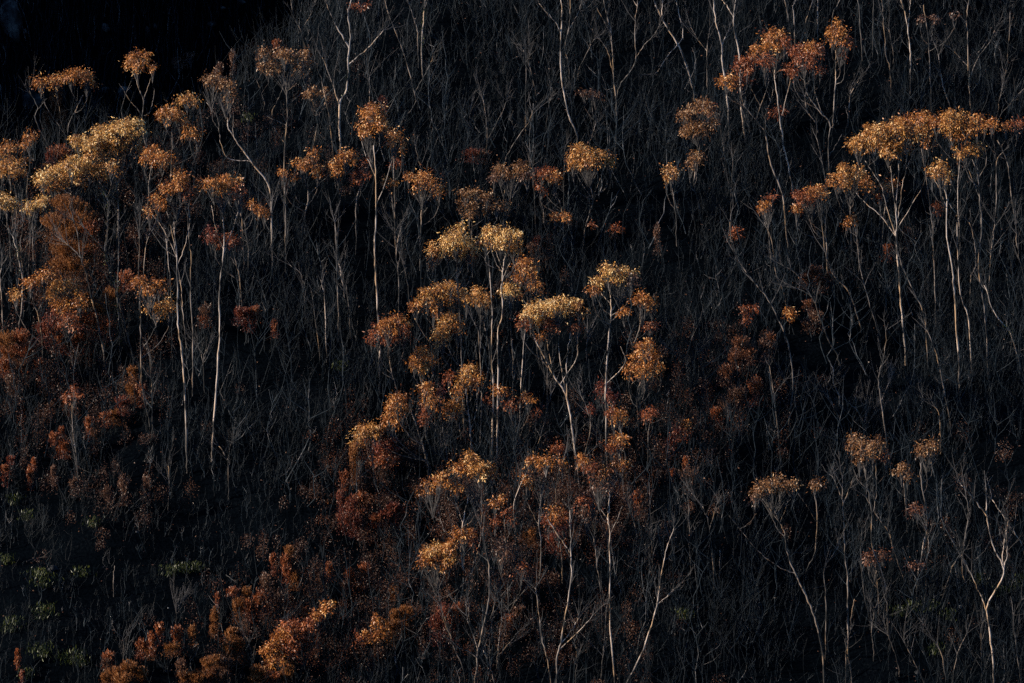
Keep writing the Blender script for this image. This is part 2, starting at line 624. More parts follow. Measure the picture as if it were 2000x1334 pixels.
def tree(tile, pal, phrase, trunk, lobes, br=(), w=6.0, bark='bark_grey', down=22, minh=190, dens=1.0, green=None, kind='gum'):
    ctop = min(tp(tile, (l[0], l[1] - l[3]))[1] for l in lobes)
    W, G, Y, PP = build_trunk(tile, trunk, w, down, minh, ctop)
    s = px_size(Y)
    root = empty("eucalyptus_tree", G)
    r0 = (w - 0.12 * max(0, w - 5)) * s * 0.35
    mb = MB()
    V, Q, C = one_tube(W, r0, max(0.016, r0 * 0.40), 7)
    mb.add(V, Q)
    tr = mb.build("trunk", bark, root, G, True)
    cand = [(C[i], r0 * (1 - 0.6 * i / (len(C) - 1))) for i in range(len(C) // 3, len(C))]
    for b in br:
        mb = MB()
        BW = trace(tile, b, Y, rng.uniform(-0.5, 0.5))
        j = int(np.argmin(np.linalg.norm(C - BW[0], axis=1)))
        BW[0] = C[j]
        rb = r0 * 0.50 * (1 - 0.4 * j / len(C))
        V, Q, BC = one_tube(BW, rb, max(0.008, rb * 0.3), 6)
        mb.add(V, Q)
        mb.build("limb", bark, tr, G, True)
        cand += [(BC[i], rb * (1 - 0.5 * i / (len(BC) - 1))) for i in range(len(BC) // 2, len(BC))]
    if green:
        shoots(tr, C, green[0], green[1], Y).build("green_shoots", "green", tr, G)
    twg = MB()
    fol = []
    for l in lobes:
        d = l[4] if len(l) > 4 else 1.0
        pl = l[5] if len(l) > 5 else pal
        q = tp(tile, (l[0], l[1]))
        yo = rng.uniform(-0.45, 0.45)
        c = at(q[0], q[1], Y + yo)
        rx, rz = l[2] * 0.35 * s, l[3] * 0.35 * s
        rx, rz = rx * 0.96 * rng.uniform(0.9, 1.08), rz * 1.12 * rng.uniform(0.85, 1.2)
        ry = min(0.85 * rx + 0.10, 0.9)
        B = c + np.array([0, 0, -rz * 1.1 - 0.38])
        # attach to the best rising point of the trunk or a limb
        best, bs = None, 1e9
        for p, rr in cand:
            dz = B[2] - p[2]
            hd = math.hypot(B[0] - p[0], B[1] - p[1])
            cost = math.hypot(dz, hd) + (3.0 * max(0, 0.9 * hd + 0.1 - dz))
            if cost < bs:
                bs, best = cost, (p, rr)
        p, rr = best
        dist = np.linalg.norm(B - p)
        if dist > 0.06:
            mid = p + (B - p) * np.array([0.62, 0.62, 0.42]) + rng.normal(0, 0.03, 3)
            rl = min(rr * 0.8, 0.014 + 0.014 * dist + 0.008)
            mb = MB()
            V, Q, _ = one_tube([p, mid, B], rl, rl * 0.6, 5, 0.010)
            mb.add(V, Q)
            mb.build("limb", 'limb_grey', tr, G, True)
        if d > 0:
            V, Q, r, T = lobe_leaves(c, rx, rz, ry, pl, d * dens * rng.uniform(0.62, 1.05))
            f = MB()
            f.add(V, Q, r)
            fol.append((f, pl))
        else:
            n = max(14, int(60 * rx))
            u = unit(rng.normal(size=(n, 3)))
            u[:, 2] = np.abs(u[:, 2])
            T = c + u * np.array([rx, ry, rz]) * rng.uniform(0.6, 1.05, (n, 1))
        sel = T if len(T) < 46 else T[rng.choice(len(T), 46, replace=False)]
        sel = sel + (sel - B) * rng.uniform(-0.02, 0.10, (len(sel), 1))
        V, Q = twig_fan(B, sel)
        twg.add(V, Q, np.clip(np.repeat(rng.normal(0.6, 0.15, len(sel)), len(V) // len(sel)), 0, 1))
    cr = twg.build("crown", "crown_twig", root, G)
    for f, pl in fol:
        f.build("leaf_clump", pl, cr, G)
    tag(root, phrase, "tree", "scorched eucalyptus trees on the burnt slope")
    TREES.append((root, PP))
    return root


BARE = []


def curved(S, D, L, bend, r, K=5):
    """bunch of curved twigs from S along D"""
    n = len(S)
    s = np.linspace(0, 1, K)[None, :, None]
    side = rng.normal(0, 1, (n, 1, 3)) * bend
    P = S[:, None, :] + (D * L[:, None])[:, None, :] * s + side * (s ** 1.6) * L[:, None, None] + np.array([0, 0, 0.22]) * s ** 2 * L[:, None, None]
    P = P + rng.normal(0, 0.010, P.shape) * (s > 0)
    R = r[:, None] * np.linspace(1, 0.35, K)[None, :]
    return P, R


def forked_twigs(mb, C, r0):
    """side branches leaving the upper part of a stem at uneven heights, each forking again"""
    n = len(C)
    m = int(rng.integers(5, 10))
    lo = int(n * 0.5)
    i = rng.integers(lo, n, m)
    i[:2] = n - 1
    tan = unit(C[np.minimum(i + 1, n - 1)] - C[np.maximum(i - 1, 0)])
    D = unit(tan * 0.9 + rng.normal(0, 0.45, (m, 3)) * np.array([1, 0.8, 0.35]))
    L = rng.uniform(0.35, 1.15, m)
    P, R = curved(C[i], D, L, 0.16, np.full(m, min(0.014, r0 * 0.4)))
    V, Q = tubes(P, R, 4)
    mb.add(V, Q, np.repeat(np.clip(rng.normal(0.6, 0.18, m), 0, 1), 20))
    k = m * 4
    a = rng.integers(0, m, k)
    b = rng.integers(1, 4, k)
    D2 = unit(unit(P[a, b + 1] - P[a, b]) + rng.normal(0, 0.5, (k, 3)))
    P2, R2 = curved(P[a, b], D2, L[a] * rng.uniform(0.25, 0.6, k), 0.15, np.full(k, 0.0065), 4)
    V, Q = tubes(P2, R2, 3)
    mb.add(V, Q, np.repeat(np.clip(rng.normal(0.5, 0.18, k), 0, 1), 12))


def bare(tile, trunk, br=(), w=5.0, bark='bark_grey', down=18, fan=True, green=None):
    """a leafless dead tree, traced bottom to top"""
    P = [tp(tile, p) for p in trunk]
    pts = list(trunk)
    if P[-1][1] <= 4:                       # runs on above the picture
        a, b = np.array(pts[-2], float), np.array(pts[-1], float)
        d = (b - a) / np.linalg.norm(b - a)
        d = d * 0.7 + np.array([0, -0.5])
        pts.append(tuple(b + d * 190))
        pts.append(tuple(b + d * 330 + np.array([20, -60])))
    W, G, Y, PP = build_trunk(tile, pts, w, down, 60, min(p[1] for p in P))
    s = px_size(Y)
    r0 = (w - 0.25 * max(0, w - 4.5)) * s * 0.35
    root = empty("dead_tree", G)
    mb = MB()
    V, Q, C = one_tube(W, r0, max(0.012, r0 * 0.35), 7)
    mb.add(V, Q)
    tr = mb.build("trunk", bark, root, G, True)
    tips = [(C, r0)]
    for b in br:
        mb = MB()
        BW = trace(tile, b, Y, rng.uniform(-0.6, 0.6))
        j = int(np.argmin(np.linalg.norm(C - BW[0], axis=1)))
        if np.linalg.norm(C[j] - BW[0]) < 0.8:
            BW[0] = C[j]
        rb = r0 * 0.6
        V, Q, BC = one_tube(BW, rb, max(0.008, rb * 0.35), 6)
        mb.add(V, Q)
        mb.build("limb", bark, tr, G, True)
        tips.append((BC, rb))
    if fan:
        mb = MB()
        for p, d in tips:
            forked_twigs(mb, p, d)
        mb.build("twigs", "crown_twig", root, G)
    if green:
        shoots(tr, C, green[0], green[1], Y).build("green_shoots", "green", tr, G)
    BARE.append((root, PP, len(br), w, bark))
    return root


SHRUBS = []


def shrub(tile, pal, lobes, base=None, leaf='plume', dens=1.0, look=None):
    """lobes (cx, cy, rx, ry) of upright feathery foliage over one stool of stems"""
    xs_ = [l[0] for l in lobes]
    ys_ = [l[1] + l[3] for l in lobes]
    if base is None:
        base = (sum(xs_) / len(xs_), max(ys_) + 45)
    bp_ = tp(tile, base)
    G = ground_hit(*bp_)
    Y = G[1]
    s = px_size(Y)
    root = empty("scorched_shrub", G)
    st = MB()
    fols = []
    for l in lobes:
        q = tp(tile, (l[0], l[1]))
        d = l[4] if len(l) > 4 else 1.0
        pl = l[5] if len(l) > 5 else pal
        c = at(q[0], q[1], Y + rng.uniform(-0.3, 0.3))
        rx, rz = l[2] * 0.35 * s, l[3] * 0.35 * s
        ry = 0.8 * rx + 0.05
        if leaf == 'plume':
            V, Q, r, T = plume_leaves(c, rx, rz, ry, d * dens)
        else:
            V, Q, r, T = lobe_leaves(c, rx, rz, ry, pl, d * dens, 0.085, 0.034)
        f = MB()
        f.add(V, Q, r)
        fols.append((f, pl))
        B = c - np.array([0, 0, rz * 1.0])
        g = G + np.array([rng.normal(0, 0.08), rng.normal(0, 0.08), -0.08])
        mid = g + (B - g) * np.array([0.45, 0.45, 0.5]) + rng.normal(0, 0.04, 3)
        V, Q, _ = one_tube([g, mid, B], 0.022, 0.011, 4, 0.01)
        st.add(V, Q, np.full(len(V), 0.6))
        sel = T if len(T) < 24 else T[rng.choice(len(T), 24, replace=False)]
        V, Q = twig_fan(B, sel, 0.008)
        st.add(V, Q, np.clip(np.repeat(rng.normal(0.55, 0.12, len(sel)), len(V) // len(sel)), 0, 1))
    so = st.build("stems", "twig", root, G)
    for f, pl in fols:
        f.build("foliage", pl, root, G)
    px = tp(tile, (sum(xs_) / len(xs_), sum(l[1] for l in lobes) / len(lobes)))
    SHRUBS.append((root, px, pal, leaf, len(lobes), max(l[3] for l in lobes), look))
    return root

# ------------------------------------------------------------------ scorched trees, traced one by one
T = tree
# upper left, by the dark gully
T('A', 'orange', 'small tree at the gully rim holding four orange tufts above a rust column',
  [(372, 830), (375, 780), (388, 690), (430, 600), (462, 530)], [(485, 445, 38, 38), (400, 420, 55, 34), (320, 455, 45, 28), (230, 465, 36, 24)],
  br=[[(376, 780), (345, 690), (330, 600), (310, 520)], [(345, 760), (260, 600), (240, 520), (220, 490)]], w=4.5, minh=120)
T('A', 'orange', 'slender tree with one compact orange tuft standing alone against the dark gully',
  [(822, 850), (800, 740), (795, 650), (800, 560), (772, 480), (752, 410)], [(770, 350, 76, 40), (850, 385, 28, 18, .7)],
  br=[[(796, 655), (762, 600), (730, 570), (700, 520), (665, 465)], [(795, 650), (832, 630), (850, 570), (862, 500)], [(800, 560), (830, 470), (850, 410)]], w=5, minh=120)
T('A', 'umber', 'sparse grey brown treelet on the gully rim right of the lone tuft',
  [(1012, 520), (1018, 460), (1020, 400)], [(1065, 322, 30, 22, .6), (1000, 350, 36, 22, .5)], w=3, minh=80, down=10)
T('A', 'gold', 'tree with the largest domed straw gold crown in the upper left',
  [(655, 1335), (660, 1150), (646, 1000), (640, 900)], [(440, 790, 36, 26), (520, 805, 58, 40), (590, 755, 78, 46), (665, 735, 86, 46), (750, 715, 66, 40), (720, 800, 70, 50, .8, 'amber'), (620, 830, 100, 50, .8, 'amber'), (520, 880, 50, 40, .6, 'amber')],
  br=[[(650, 1010), (590, 930), (540, 870)], [(646, 1000), (700, 900), (740, 820)]], w=6, bark='bark_grey', green=(0.45, 0.8))
T('A', 'gold', 'tree with a long golden crown sloping down left below the big dome',
  [(412, 1275), (405, 1120), (392, 1045)], [(248, 1005, 58, 42), (325, 965, 68, 42), (400, 925, 60, 38), (465, 925, 48, 34), (400, 1000, 80, 42, .8, 'amber'), (300, 1040, 60, 30, .6, 'orange')],
  br=[[(400, 1080), (330, 1050), (270, 1040)]], w=6, bark='bark_pale')
T('A', 'amber', 'green sprouting tree behind the big golden dome with amber leaves',
  [(592, 1335), (604, 1200), (600, 1120), (560, 1030), (540, 980)], [(560, 960, 70, 36, .7), (500, 950, 40, 24, .6), (620, 930, 40, 30, .6)], w=5, green=(0.3, 0.85))
T('A', 'orange', 'orange tuft tree just right of the big golden dome, upper of two',
  [(955, 930), (962, 800), (955, 720)], [(935, 640, 56, 42), (1005, 660, 42, 28), (1065, 735, 55, 40, .8), (1100, 760, 30, 20, .6)], w=4, minh=150)
T('A', 'orange', 'orange tuft tree right of the golden dome, lower of two',
  [(830, 1080), (836, 980), (850, 920)], [(850, 860, 56, 42), (905, 890, 70, 40, .8), (810, 895, 30, 25)], w=4, minh=150)
T('A', 'amber', 'small dim tuft tree on the skyline beneath the bare twigs of the upper left',
  [(1062, 720), (1048, 650), (1040, 600)], [(1045, 548, 40, 24), (992, 582, 20, 18, .7), (1080, 570, 30, 20, .6)], w=3.5, minh=120)
T('A', 'brown', 'tree on a long diagonal trunk with brownish tufts near the gully skyline',
  [(1512, 1330), (1507, 1060), (1400, 900), (1290, 740), (1268, 650), (1272, 570)], [(1190, 450, 64, 34, .7), (1268, 482, 58, 34, .7), (1283, 540, 44, 26), (1180, 520, 70, 40, 0), (1260, 560, 60, 40, 0)],
  br=[[(1290, 990), (1270, 880), (1226, 760), (1214, 660), (1150, 570)], [(1322, 950), (1315, 780), (1300, 700), (1310, 600)]], w=6, bark='bark_pale')
T('A', 'brown', 'twin stemmed tree with wide dim orange crown at the top of the ridge',
  [(1592, 1330), (1585, 900), (1600, 700), (1602, 560), (1590, 440)], [(1480, 300, 46, 22, .7), (1590, 312, 66, 32), (1690, 315, 42, 36, .8), (1500, 378, 54, 26), (1705, 372, 44, 34, .6), (1600, 420, 140, 60, 0)],
  br=[[(1590, 800), (1522, 700), (1520, 620), (1568, 520), (1588, 440)], [(1520, 700), (1478, 640), (1474, 570), (1432, 450)]], w=5, bark='bark_grey')
T('A', 'brown', 'little tree with two small orange tufts left of the green shooted bare trunk',
  [(1742, 840), (1772, 680), (1752, 590), (1738, 550)], [(1735, 515, 30, 22), (1810, 520, 28, 22, .8)], w=4, minh=140)
T('A', 'orange', 'dim orange leaved tree at the left edge, topmost there',
  [(60, 1010), (55, 930), (52, 880)], [(48, 825, 44, 40, .8), (15, 860, 30, 25, .6)], w=4, minh=130)
T('A', 'orange', 'thin tree with one orange tuft below the rust column at the gully rim',
  [(150, 1100), (165, 920), (165, 830)], [(165, 780, 40, 34, .8), (140, 830, 25, 30, .5)], w=4, minh=140)
T('A', 'amber', 'amber leaved tree against the left edge, in the middle of that row',
  [(95, 1150), (85, 1060), (70, 990)], [(60, 935, 64, 44), (10, 960, 30, 30, .7), (110, 970, 35, 25, .6)], w=4, minh=150)
T('A', 'gold', 'straw gold leaved tree cut by the left edge above the pale trunks',
  [(55, 1330), (45, 1250), (38, 1190)], [(38, 1125, 50, 42), (0, 1130, 40, 30), (70, 1160, 30, 24, .7)], w=4, minh=150)
T('A', 'gold', 'small golden tuft tree beside the large rust shrub at the left',
  [(170, 1340), (185, 1230), (195, 1180)], [(200, 1148, 52, 30), (240, 1130, 30, 22, .8), (165, 1165, 22, 20)], w=4, minh=150)
T('A', 'orange', 'tall tree with orange crown on a pale trunk left of the whitest trunk',
  [(1045, 2570), (1032, 2190), (1015, 1960), (996, 1840), (990, 1660), (985, 1440), (975, 1260), (968, 1160)],
  [(1005, 1025, 62, 36), (945, 1060, 48, 32), (880, 1130, 46, 30), (832, 1185, 24, 22, .7), (1040, 1075, 48, 40, .7, 'rust'), (985, 1130, 70, 40, 0)],
  br=[[(985, 1450), (942, 1340), (892, 1250), (850, 1200)], [(988, 1500), (1030, 1380), (1060, 1240), (1050, 1150)], [(986, 1440), (960, 1300), (930, 1180)]], w=7, bark='bark_pale')
T('A', 'orange', 'tall tree on the whitest straight trunk, orange crown left of centre',
  [(1185, 2510), (1196, 2340), (1216, 2020), (1230, 1840), (1222, 1690), (1232, 1540), (1250, 1390), (1245, 1250), (1235, 1160)],
  [(1195, 1040, 62, 38), (1280, 1035, 62, 38), (1335, 1090, 38, 40, .6, 'rust'), (1240, 1100, 80, 40, 0)],
  br=[[(1246, 1420), (1290, 1300), (1340, 1150)], [(1250, 1390), (1205, 1280), (1180, 1150)]], w=7, bark='bark_pale')
T('A', 'orange', 'tree with small orange tufts trailing right of the whitest trunk crown',
  [(1360, 1380), (1350, 1240), (1330, 1120)], [(1410, 1140, 28, 20, .8), (1475, 1190, 34, 26), (1440, 1170, 25, 20, .6)], w=4, minh=140)
T('A', 'orange', 'tree with four scattered orange tufts left of the tall green tinged trunk',
  [(1690, 1250), (1722, 1090), (1702, 1010), (1692, 960)], [(1575, 968, 36, 24), (1685, 920, 50, 28), (1745, 862, 28, 24, .7), (1770, 955, 36, 34, .7), (1640, 990, 25, 15, .6)],
  br=[[(1722, 1090), (1790, 1020), (1850, 965)]], w=4.5)
T('B', 'orange', 'tree with a drooping orange crown left of the tall split orange tuft',
  [(25, 1335), (40, 1150), (45, 1000)], [(70, 875, 54, 36), (30, 935, 44, 36), (15, 970, 30, 22, .7)], w=5)
T('B', 'orange', 'tall straight tree with a bushy orange ball crown, upper left of centre',
  [(262, 2130), (256, 1840), (242, 1570), (234, 1360), (242, 1150), (240, 950), (228, 810)], [(222, 655, 72, 52), (195, 735, 48, 30), (262, 700, 44, 44), (215, 790, 70, 50, 0)],
  br=[[(244, 1150), (300, 1000), (330, 880)], [(240, 1000), (190, 880), (160, 790)]], w=7, bark='bark_pale')
T('B', 'orange', 'small orange tuft with a hanging tail right of the ball crown tree',
  [(345, 1090), (340, 950), (335, 850)], [(348, 768, 44, 34), (385, 830, 14, 36, .8), (330, 800, 26, 22, .6)], w=4, minh=170)
T('B', 'rust', 'low rust tufted tree directly below and left of the ball crown',
  [(130, 1335), (130, 1150), (150, 1040)], [(155, 985, 52, 30), (190, 912, 36, 26, .7), (120, 1000, 24, 20, .7)], w=4)
T('B', 'orange', 'tiny orange tuft tree just right of the ball crown tree trunk',
  [(345, 1240), (332, 1120), (318, 1060)], [(315, 1012, 40, 24)], w=3.5, minh=150)
T('B', 'orange', 'orange domed tree with fine grey fan of twigs, left of top centre',
  [(490, 1300), (496, 1150), (492, 1075)], [(500, 1010, 70, 40), (422, 985, 28, 18, .7), (595, 1060, 30, 26, .7), (550, 1030, 40, 26, .7), (500, 1070, 80, 40, 0)], w=4.5)
T('B', 'brown', 'tree with stacked brown tufts directly above the golden crowns at centre',
  [(778, 1340), (776, 1250), (765, 1200)], [(745, 1088, 44, 28), (800, 1080, 28, 20), (860, 1100, 36, 24, .8), (762, 1170, 52, 34), (870, 1150, 44, 34, .8), (960, 1162, 38, 20, .7), (915, 1150, 30, 20, .6)], w=4, minh=170)
T('B', 'umber', 'dull brown tufted tree above the centre, left of a similar reddish one',
  [(960, 1260), (955, 1130), (960, 1060)], [(940, 962, 54, 34, 1, 'brown'), (1040, 945, 52, 32, 1, 'brown'), (900, 1000, 24, 24), (1085, 985, 32, 26), (990, 1020, 80, 36, 0)], w=4.5)
T('B', 'rust', 'reddish brown tufted tree right of the dull brown one above centre',
  [(1282, 1200), (1265, 1120), (1242, 1070)], [(1165, 970, 38, 24, .8), (1240, 1000, 42, 38, 1, 'orange'), (1158, 1052, 28, 18, .8), (1205, 960, 30, 20, .7)], w=4, minh=160)
T('B', 'amber', 'goblet shaped tree with rounded amber crown, upper right of centre',
  [(1410, 1275), (1452, 1120), (1430, 1030), (1405, 950)], [(1390, 855, 66, 36), (1462, 880, 66, 34), (1345, 915, 40, 34), (1545, 908, 38, 26, .7), (1430, 900, 60, 36, .7, 'orange'), (1430, 940, 100, 50, 0)],
  br=[[(1452, 1120), (1480, 1030), (1510, 950)], [(1452, 1120), (1400, 1040), (1350, 960)]], w=5)
T('B', 'umber', 'faint low brown tuft between bare trunks near the top centre',
  [(1460, 690), (1450, 620), (1445, 560)], [(1405, 522, 34, 14, .5), (1465, 530, 40, 18, .5)], w=3, minh=100)
T('B', 'orange', 'tiny orange brown tuft low between the goblet tree and the golden crown',
  [(1290, 1340), (1285, 1260)], [(1280, 1212, 40, 14, .8), (1245, 1215, 20, 10, .6)], w=3, minh=110)
# upper right
T('C', 'orange', 'tree with the roundest orange ball of the upper right group on a tan trunk',
  [(716, 1110), (692, 950), (660, 830), (640, 680), (616, 500), (606, 360)], [(612, 222, 70, 44), (660, 250, 40, 40, .8, 'rust'), (590, 270, 40, 30, .8), (615, 300, 80, 40, 0)],
  br=[[(640, 690), (670, 560), (700, 440)]], w=6, bark='bark_pale')
T('C', 'rust', 'forked tree left in the upper right group with rust tufts stepping down leftwards',
  [(680, 1335), (650, 1080), (590, 920), (562, 780), (546, 720), (440, 590), (420, 520)],
  [(505, 288, 40, 34, 1, 'orange'), (555, 342, 48, 36), (425, 368, 38, 38), (472, 338, 22, 22), (345, 452, 48, 28, 1, 'orange'), (432, 452, 42, 24), (455, 395, 24, 24), (560, 400, 40, 24, 0)],
  br=[[(556, 770), (556, 680), (530, 600), (500, 540), (470, 480)], [(556, 740), (560, 640), (580, 580), (600, 500)], [(540, 620), (570, 470), (575, 410)]], w=6)
T('C', 'rust', 'crooked tree with a wide rust crown in the middle of the upper right group',
  [(915, 985), (908, 800), (916, 690), (860, 625), (795, 530), (772, 440)], [(738, 290, 46, 36), (815, 268, 52, 30, 1, 'orange'), (775, 345, 62, 42, .8), (850, 290, 36, 30), (862, 388, 28, 18), (680, 395, 25, 25, .8), (720, 420, 24, 20, .7)],
  br=[[(868, 635), (845, 550), (832, 490), (828, 400)], [(910, 880), (945, 820), (990, 742)]], w=5)
T('C', 'orange', 'upright tree with the highest orange tuft in the upper right',
  [(935, 660), (945, 500), (950, 380), (950, 280)], [(955, 165, 42, 34), (930, 212, 40, 24), (1010, 235, 38, 38, .8, 'rust'), (975, 210, 40, 36), (1000, 320, 20, 30, .5, 'rust'), (975, 290, 60, 40, 0)], w=5, bark='bark_pale')
T('C', 'brown', 'tree with three brown gold crowns stacked above one another, right of top centre',
  [(192, 1170), (162, 1050), (165, 950), (190, 830), (182, 770)], [(205, 600, 64, 32), (110, 640, 46, 28, .8), (180, 725, 84, 36), (258, 690, 36, 28, .8, 'brown'), (172, 885, 44, 36, .8), (135, 925, 34, 22, .7), (240, 615, 30, 30, .7, 'rust')], w=5)
T('C', 'amber', 'small tan tuft tree left of the three stacked brown gold crowns',
  [(60, 1250), (48, 1120), (38, 1040)], [(32, 970, 40, 34), (5, 1000, 18, 16, .7)], w=3.5, minh=150)
T('C', 'amber', 'big many limbed tree with the broadest brown gold crown at the right',
  [(1340, 1980), (1322, 1800), (1302, 1540), (1287, 1320), (1290, 1250)],
  [(1078, 810, 66, 48), (1195, 745, 84, 48), (1285, 730, 76, 50), (1245, 825, 90, 46), (1325, 690, 56, 30, 1, 'orange'), (1425, 660, 44, 28, 1, 'orange'), (1425, 738, 50, 34), (1340, 770, 40, 40, .8), (1470, 790, 36, 24, .7, 'orange'), (1140, 770, 40, 30, .8)],
  br=[[(1288, 1310), (1232, 1150), (1200, 1030), (1112, 900)], [(1290, 1260), (1312, 1100), (1342, 950), (1392, 830)], [(1290, 1250), (1262, 1000), (1250, 900)],
      [(1290, 1300), (1350, 1180), (1425, 1060)], [(1285, 1310), (1202, 1205), (1122, 1140), (1062, 1075)], [(1290, 1240), (1290, 1100), (1300, 950), (1295, 850)]], w=8, bark='bark_pale')
T('C', 'amber', 'dense brown crown tree tucked below left of the broadest right hand crown',
  [(1040, 1400), (1030, 1220), (1035, 1110)], [(1000, 945, 34, 38), (960, 1010, 44, 36, 1, 'orange'), (1050, 1000, 80, 42), (1120, 1035, 44, 32, .8, 'orange'), (1030, 1060, 90, 40, 0)], w=5)
T('C', 'amber', 'tree with layered brown gold crown right of the broadest crown',
  [(1800, 2060), (1786, 1760), (1746, 1500), (1764, 1270), (1752, 1100), (1740, 980), (1712, 890)],
  [(1600, 665, 74, 44), (1518, 692, 54, 32, 1, 'orange'), (1675, 700, 60, 36), (1640, 755, 50, 34, 1, 'orange'), (1740, 690, 44, 40, 1, 'orange'), (1680, 845, 52, 38), (1740, 835, 34, 36, .8), (1600, 720, 50, 40, .7)],
  br=[[(1750, 1100), (1690, 950), (1620, 790)], [(1746, 1010), (1790, 900), (1770, 760)]], w=7, bark='bark_grey')
T('C', 'orange', 'tree at the right edge with small brown tufts in a thin row',
  [(1965, 1340), (1932, 1100), (1905, 900), (1850, 780)], [(1820, 692, 40, 24), (1960, 700, 46, 20, .7, 'rust'), (1900, 705, 36, 18, .6), (1780, 700, 25, 20, .6)], w=4.5)
T('C', 'amber', 'vase shaped tree with one round tuft on three limbs beside layered right crown',
  [(1640, 2120), (1612, 1660), (1600, 1490), (1568, 1320), (1570, 1120), (1548, 1030)], [(1540, 952, 58, 36), (1490, 975, 28, 28, .7), (1570, 985, 30, 30, .7), (1540, 1000, 60, 36, 0)],
  br=[[(1570, 1120), (1610, 1180), (1625, 1210)], [(1568, 1140), (1590, 1060), (1590, 990)], [(1570, 1160), (1530, 1060), (1500, 1000)]], w=7, bark='bark_pale')
T('C', 'rust', 'flat topped rust brown tree left of the dense brown crown at right',
  [(898, 1345), (890, 1220), (850, 1140)], [(770, 1095, 66, 28), (855, 1068, 56, 30, 1, 'orange'), (800, 1130, 60, 24, .7), (732, 1180, 24, 32, 1, 'orange'), (820, 1130, 90, 36, 0)], w=4.5)
T('C', 'orange', 'small orange tuft tree on the left side of the flat topped rust tree',
  [(580, 1340), (568, 1260), (555, 1200)], [(555, 1155, 42, 36), (592, 1110, 30, 20, .7, 'rust'), (575, 1190, 44, 30, 0)], w=4, minh=150)
T('C', 'orange', 'tiny paired orange tufts tree below the dense brown crown at right',
  [(1078, 1420), (1070, 1340), (1060, 1280)], [(1050, 1230, 24, 20), (1010, 1252, 16, 14, .7)], w=3, minh=110)
T('C', 'orange', 'small orange tuft held in front of the broad right crown limbs',
  [(1200, 1400), (1218, 1220), (1232, 1110)], [(1235, 1045, 28, 26), (1282, 1040, 26, 24), (1200, 1105, 18, 20, .6, 'rust')], w=3.5, minh=150)
T('C', 'rust', 'tiny rust tuft tree right of the small orange tuft amid pale trunks',
  [(1492, 1400), (1495, 1290), (1505, 1220)], [(1520, 1170, 28, 28)], w=3, minh=120)
T('C', 'umber', 'faint thin tufts on a tan trunk near the top right corner',
  [(1482, 560), (1475, 400), (1468, 220), (1452, 110), (1440, 30)], [(1490, 105, 34, 16, .6), (1425, 110, 16, 14, .5), (1612, 88, 26, 14, .4)], w=4, bark='bark_grey')
# middle left
T('D', 'orange', 'small curved tree with three orange tufts at the far left middle',
  [(240, 755), (232, 620), (206, 500), (176, 400)], [(245, 300, 54, 30), (170, 342, 46, 26), (90, 415, 42, 24, 1, 'amber')], br=[[(206, 510), (240, 440), (262, 360)], [(190, 450), (130, 440), (100, 430)]], w=5, bark='bark_grey')
T('D', 'amber', 'leafy tree with golden top over reddish lower leaves at far left',
  [(405, 760), (390, 640), (370, 540)], [(325, 385, 62, 38), (400, 375, 54, 34), (345, 460, 60, 44, 1, 'orange'), (375, 555, 70, 52, .9, 'rust'), (300, 530, 40, 36, .6, 'red'), (450, 440, 46, 40, .8, 'orange')], w=5, minh=150)
T('D', 'orange', 'double decked orange tree with twiggy waist left of the tall pale trunks',
  [(832, 1095), (796, 950), (786, 760), (785, 550), (780, 440)], [(780, 340, 58, 26), (885, 360, 48, 26, .9), (840, 385, 50, 30, .6), (870, 488, 70, 30, 1, 'amber'), (940, 478, 32, 38, 1, 'amber'), (840, 420, 90, 36, 0)],
  br=[[(796, 740), (862, 600), (882, 530)]], w=5, bark='bark_grey')
T('D', 'rust', 'pinkish rust tufted tree just left behind the whitest straight trunk',
  [(1340, 330), (1322, 240), (1300, 160)], [(1180, 70, 40, 36, .6, 'red'), (1280, 98, 46, 22), (1200, 110, 40, 26, .8), (1330, 120, 24, 18, .6)], w=4, minh=150)
T('D', 'rust', 'little rust tuft on a thin bare stem in the lower left dark',
  [(430, 1340), (408, 1180), (402, 1010)], [(412, 948, 36, 30), (370, 988, 20, 18, .8)], w=3, bark='bark_grey')
# centre
T('E', 'gold', 'golden domed tree, left of the two brightest crowns at centre',
  [(730, 1160), (718, 780), (714, 620), (692, 330), (690, 210)], [(690, 95, 76, 48), (640, 140, 62, 42), (556, 160, 34, 36, 1, 'amber'), (755, 150, 48, 44), (700, 160, 60, 40, .9), (560, 205, 30, 26, .6, 'orange'), (775, 195, 26, 26, .7, 'orange')],
  br=[[(694, 380), (632, 320), (575, 250), (555, 215)], [(692, 330), (722, 250), (750, 200)]], w=5, bark='bark_grey')
T('E', 'gold', 'golden crowned tree, right of the two brightest crowns at centre',
  [(915, 1335), (922, 900), (921, 620), (945, 510), (946, 330), (951, 250), (962, 190)], [(890, 70, 62, 38), (980, 75, 42, 34), (1036, 95, 36, 42), (940, 112, 54, 34), (855, 110, 26, 26, .7, 'amber'), (1010, 140, 44, 30, .7, 'amber'), (860, 40, 20, 18, .7)],
  br=[[(951, 260), (912, 175), (900, 130)], [(888, 415), (940, 340), (985, 235), (1010, 180)], [(835, 270), (850, 220), (882, 150)]], w=6, bark='bark_pale')
T('E', 'amber', 'broad amber crown with drooping lower tufts below the left golden dome',
  [(735, 1000), (720, 840), (665, 750), (630, 650)], [(530, 415, 58, 36), (610, 390, 56, 40), (655, 355, 30, 28), (690, 415, 64, 42), (745, 445, 36, 34), (560, 490, 36, 34, .8, 'orange'), (468, 470, 36, 26, .8, 'orange'), (640, 540, 56, 36, .9), (610, 640, 54, 44, .9), (700, 580, 36, 44, .7, 'orange')],
  br=[[(720, 840), (690, 700), (650, 520)], [(650, 700), (560, 580), (500, 510)]], w=5)
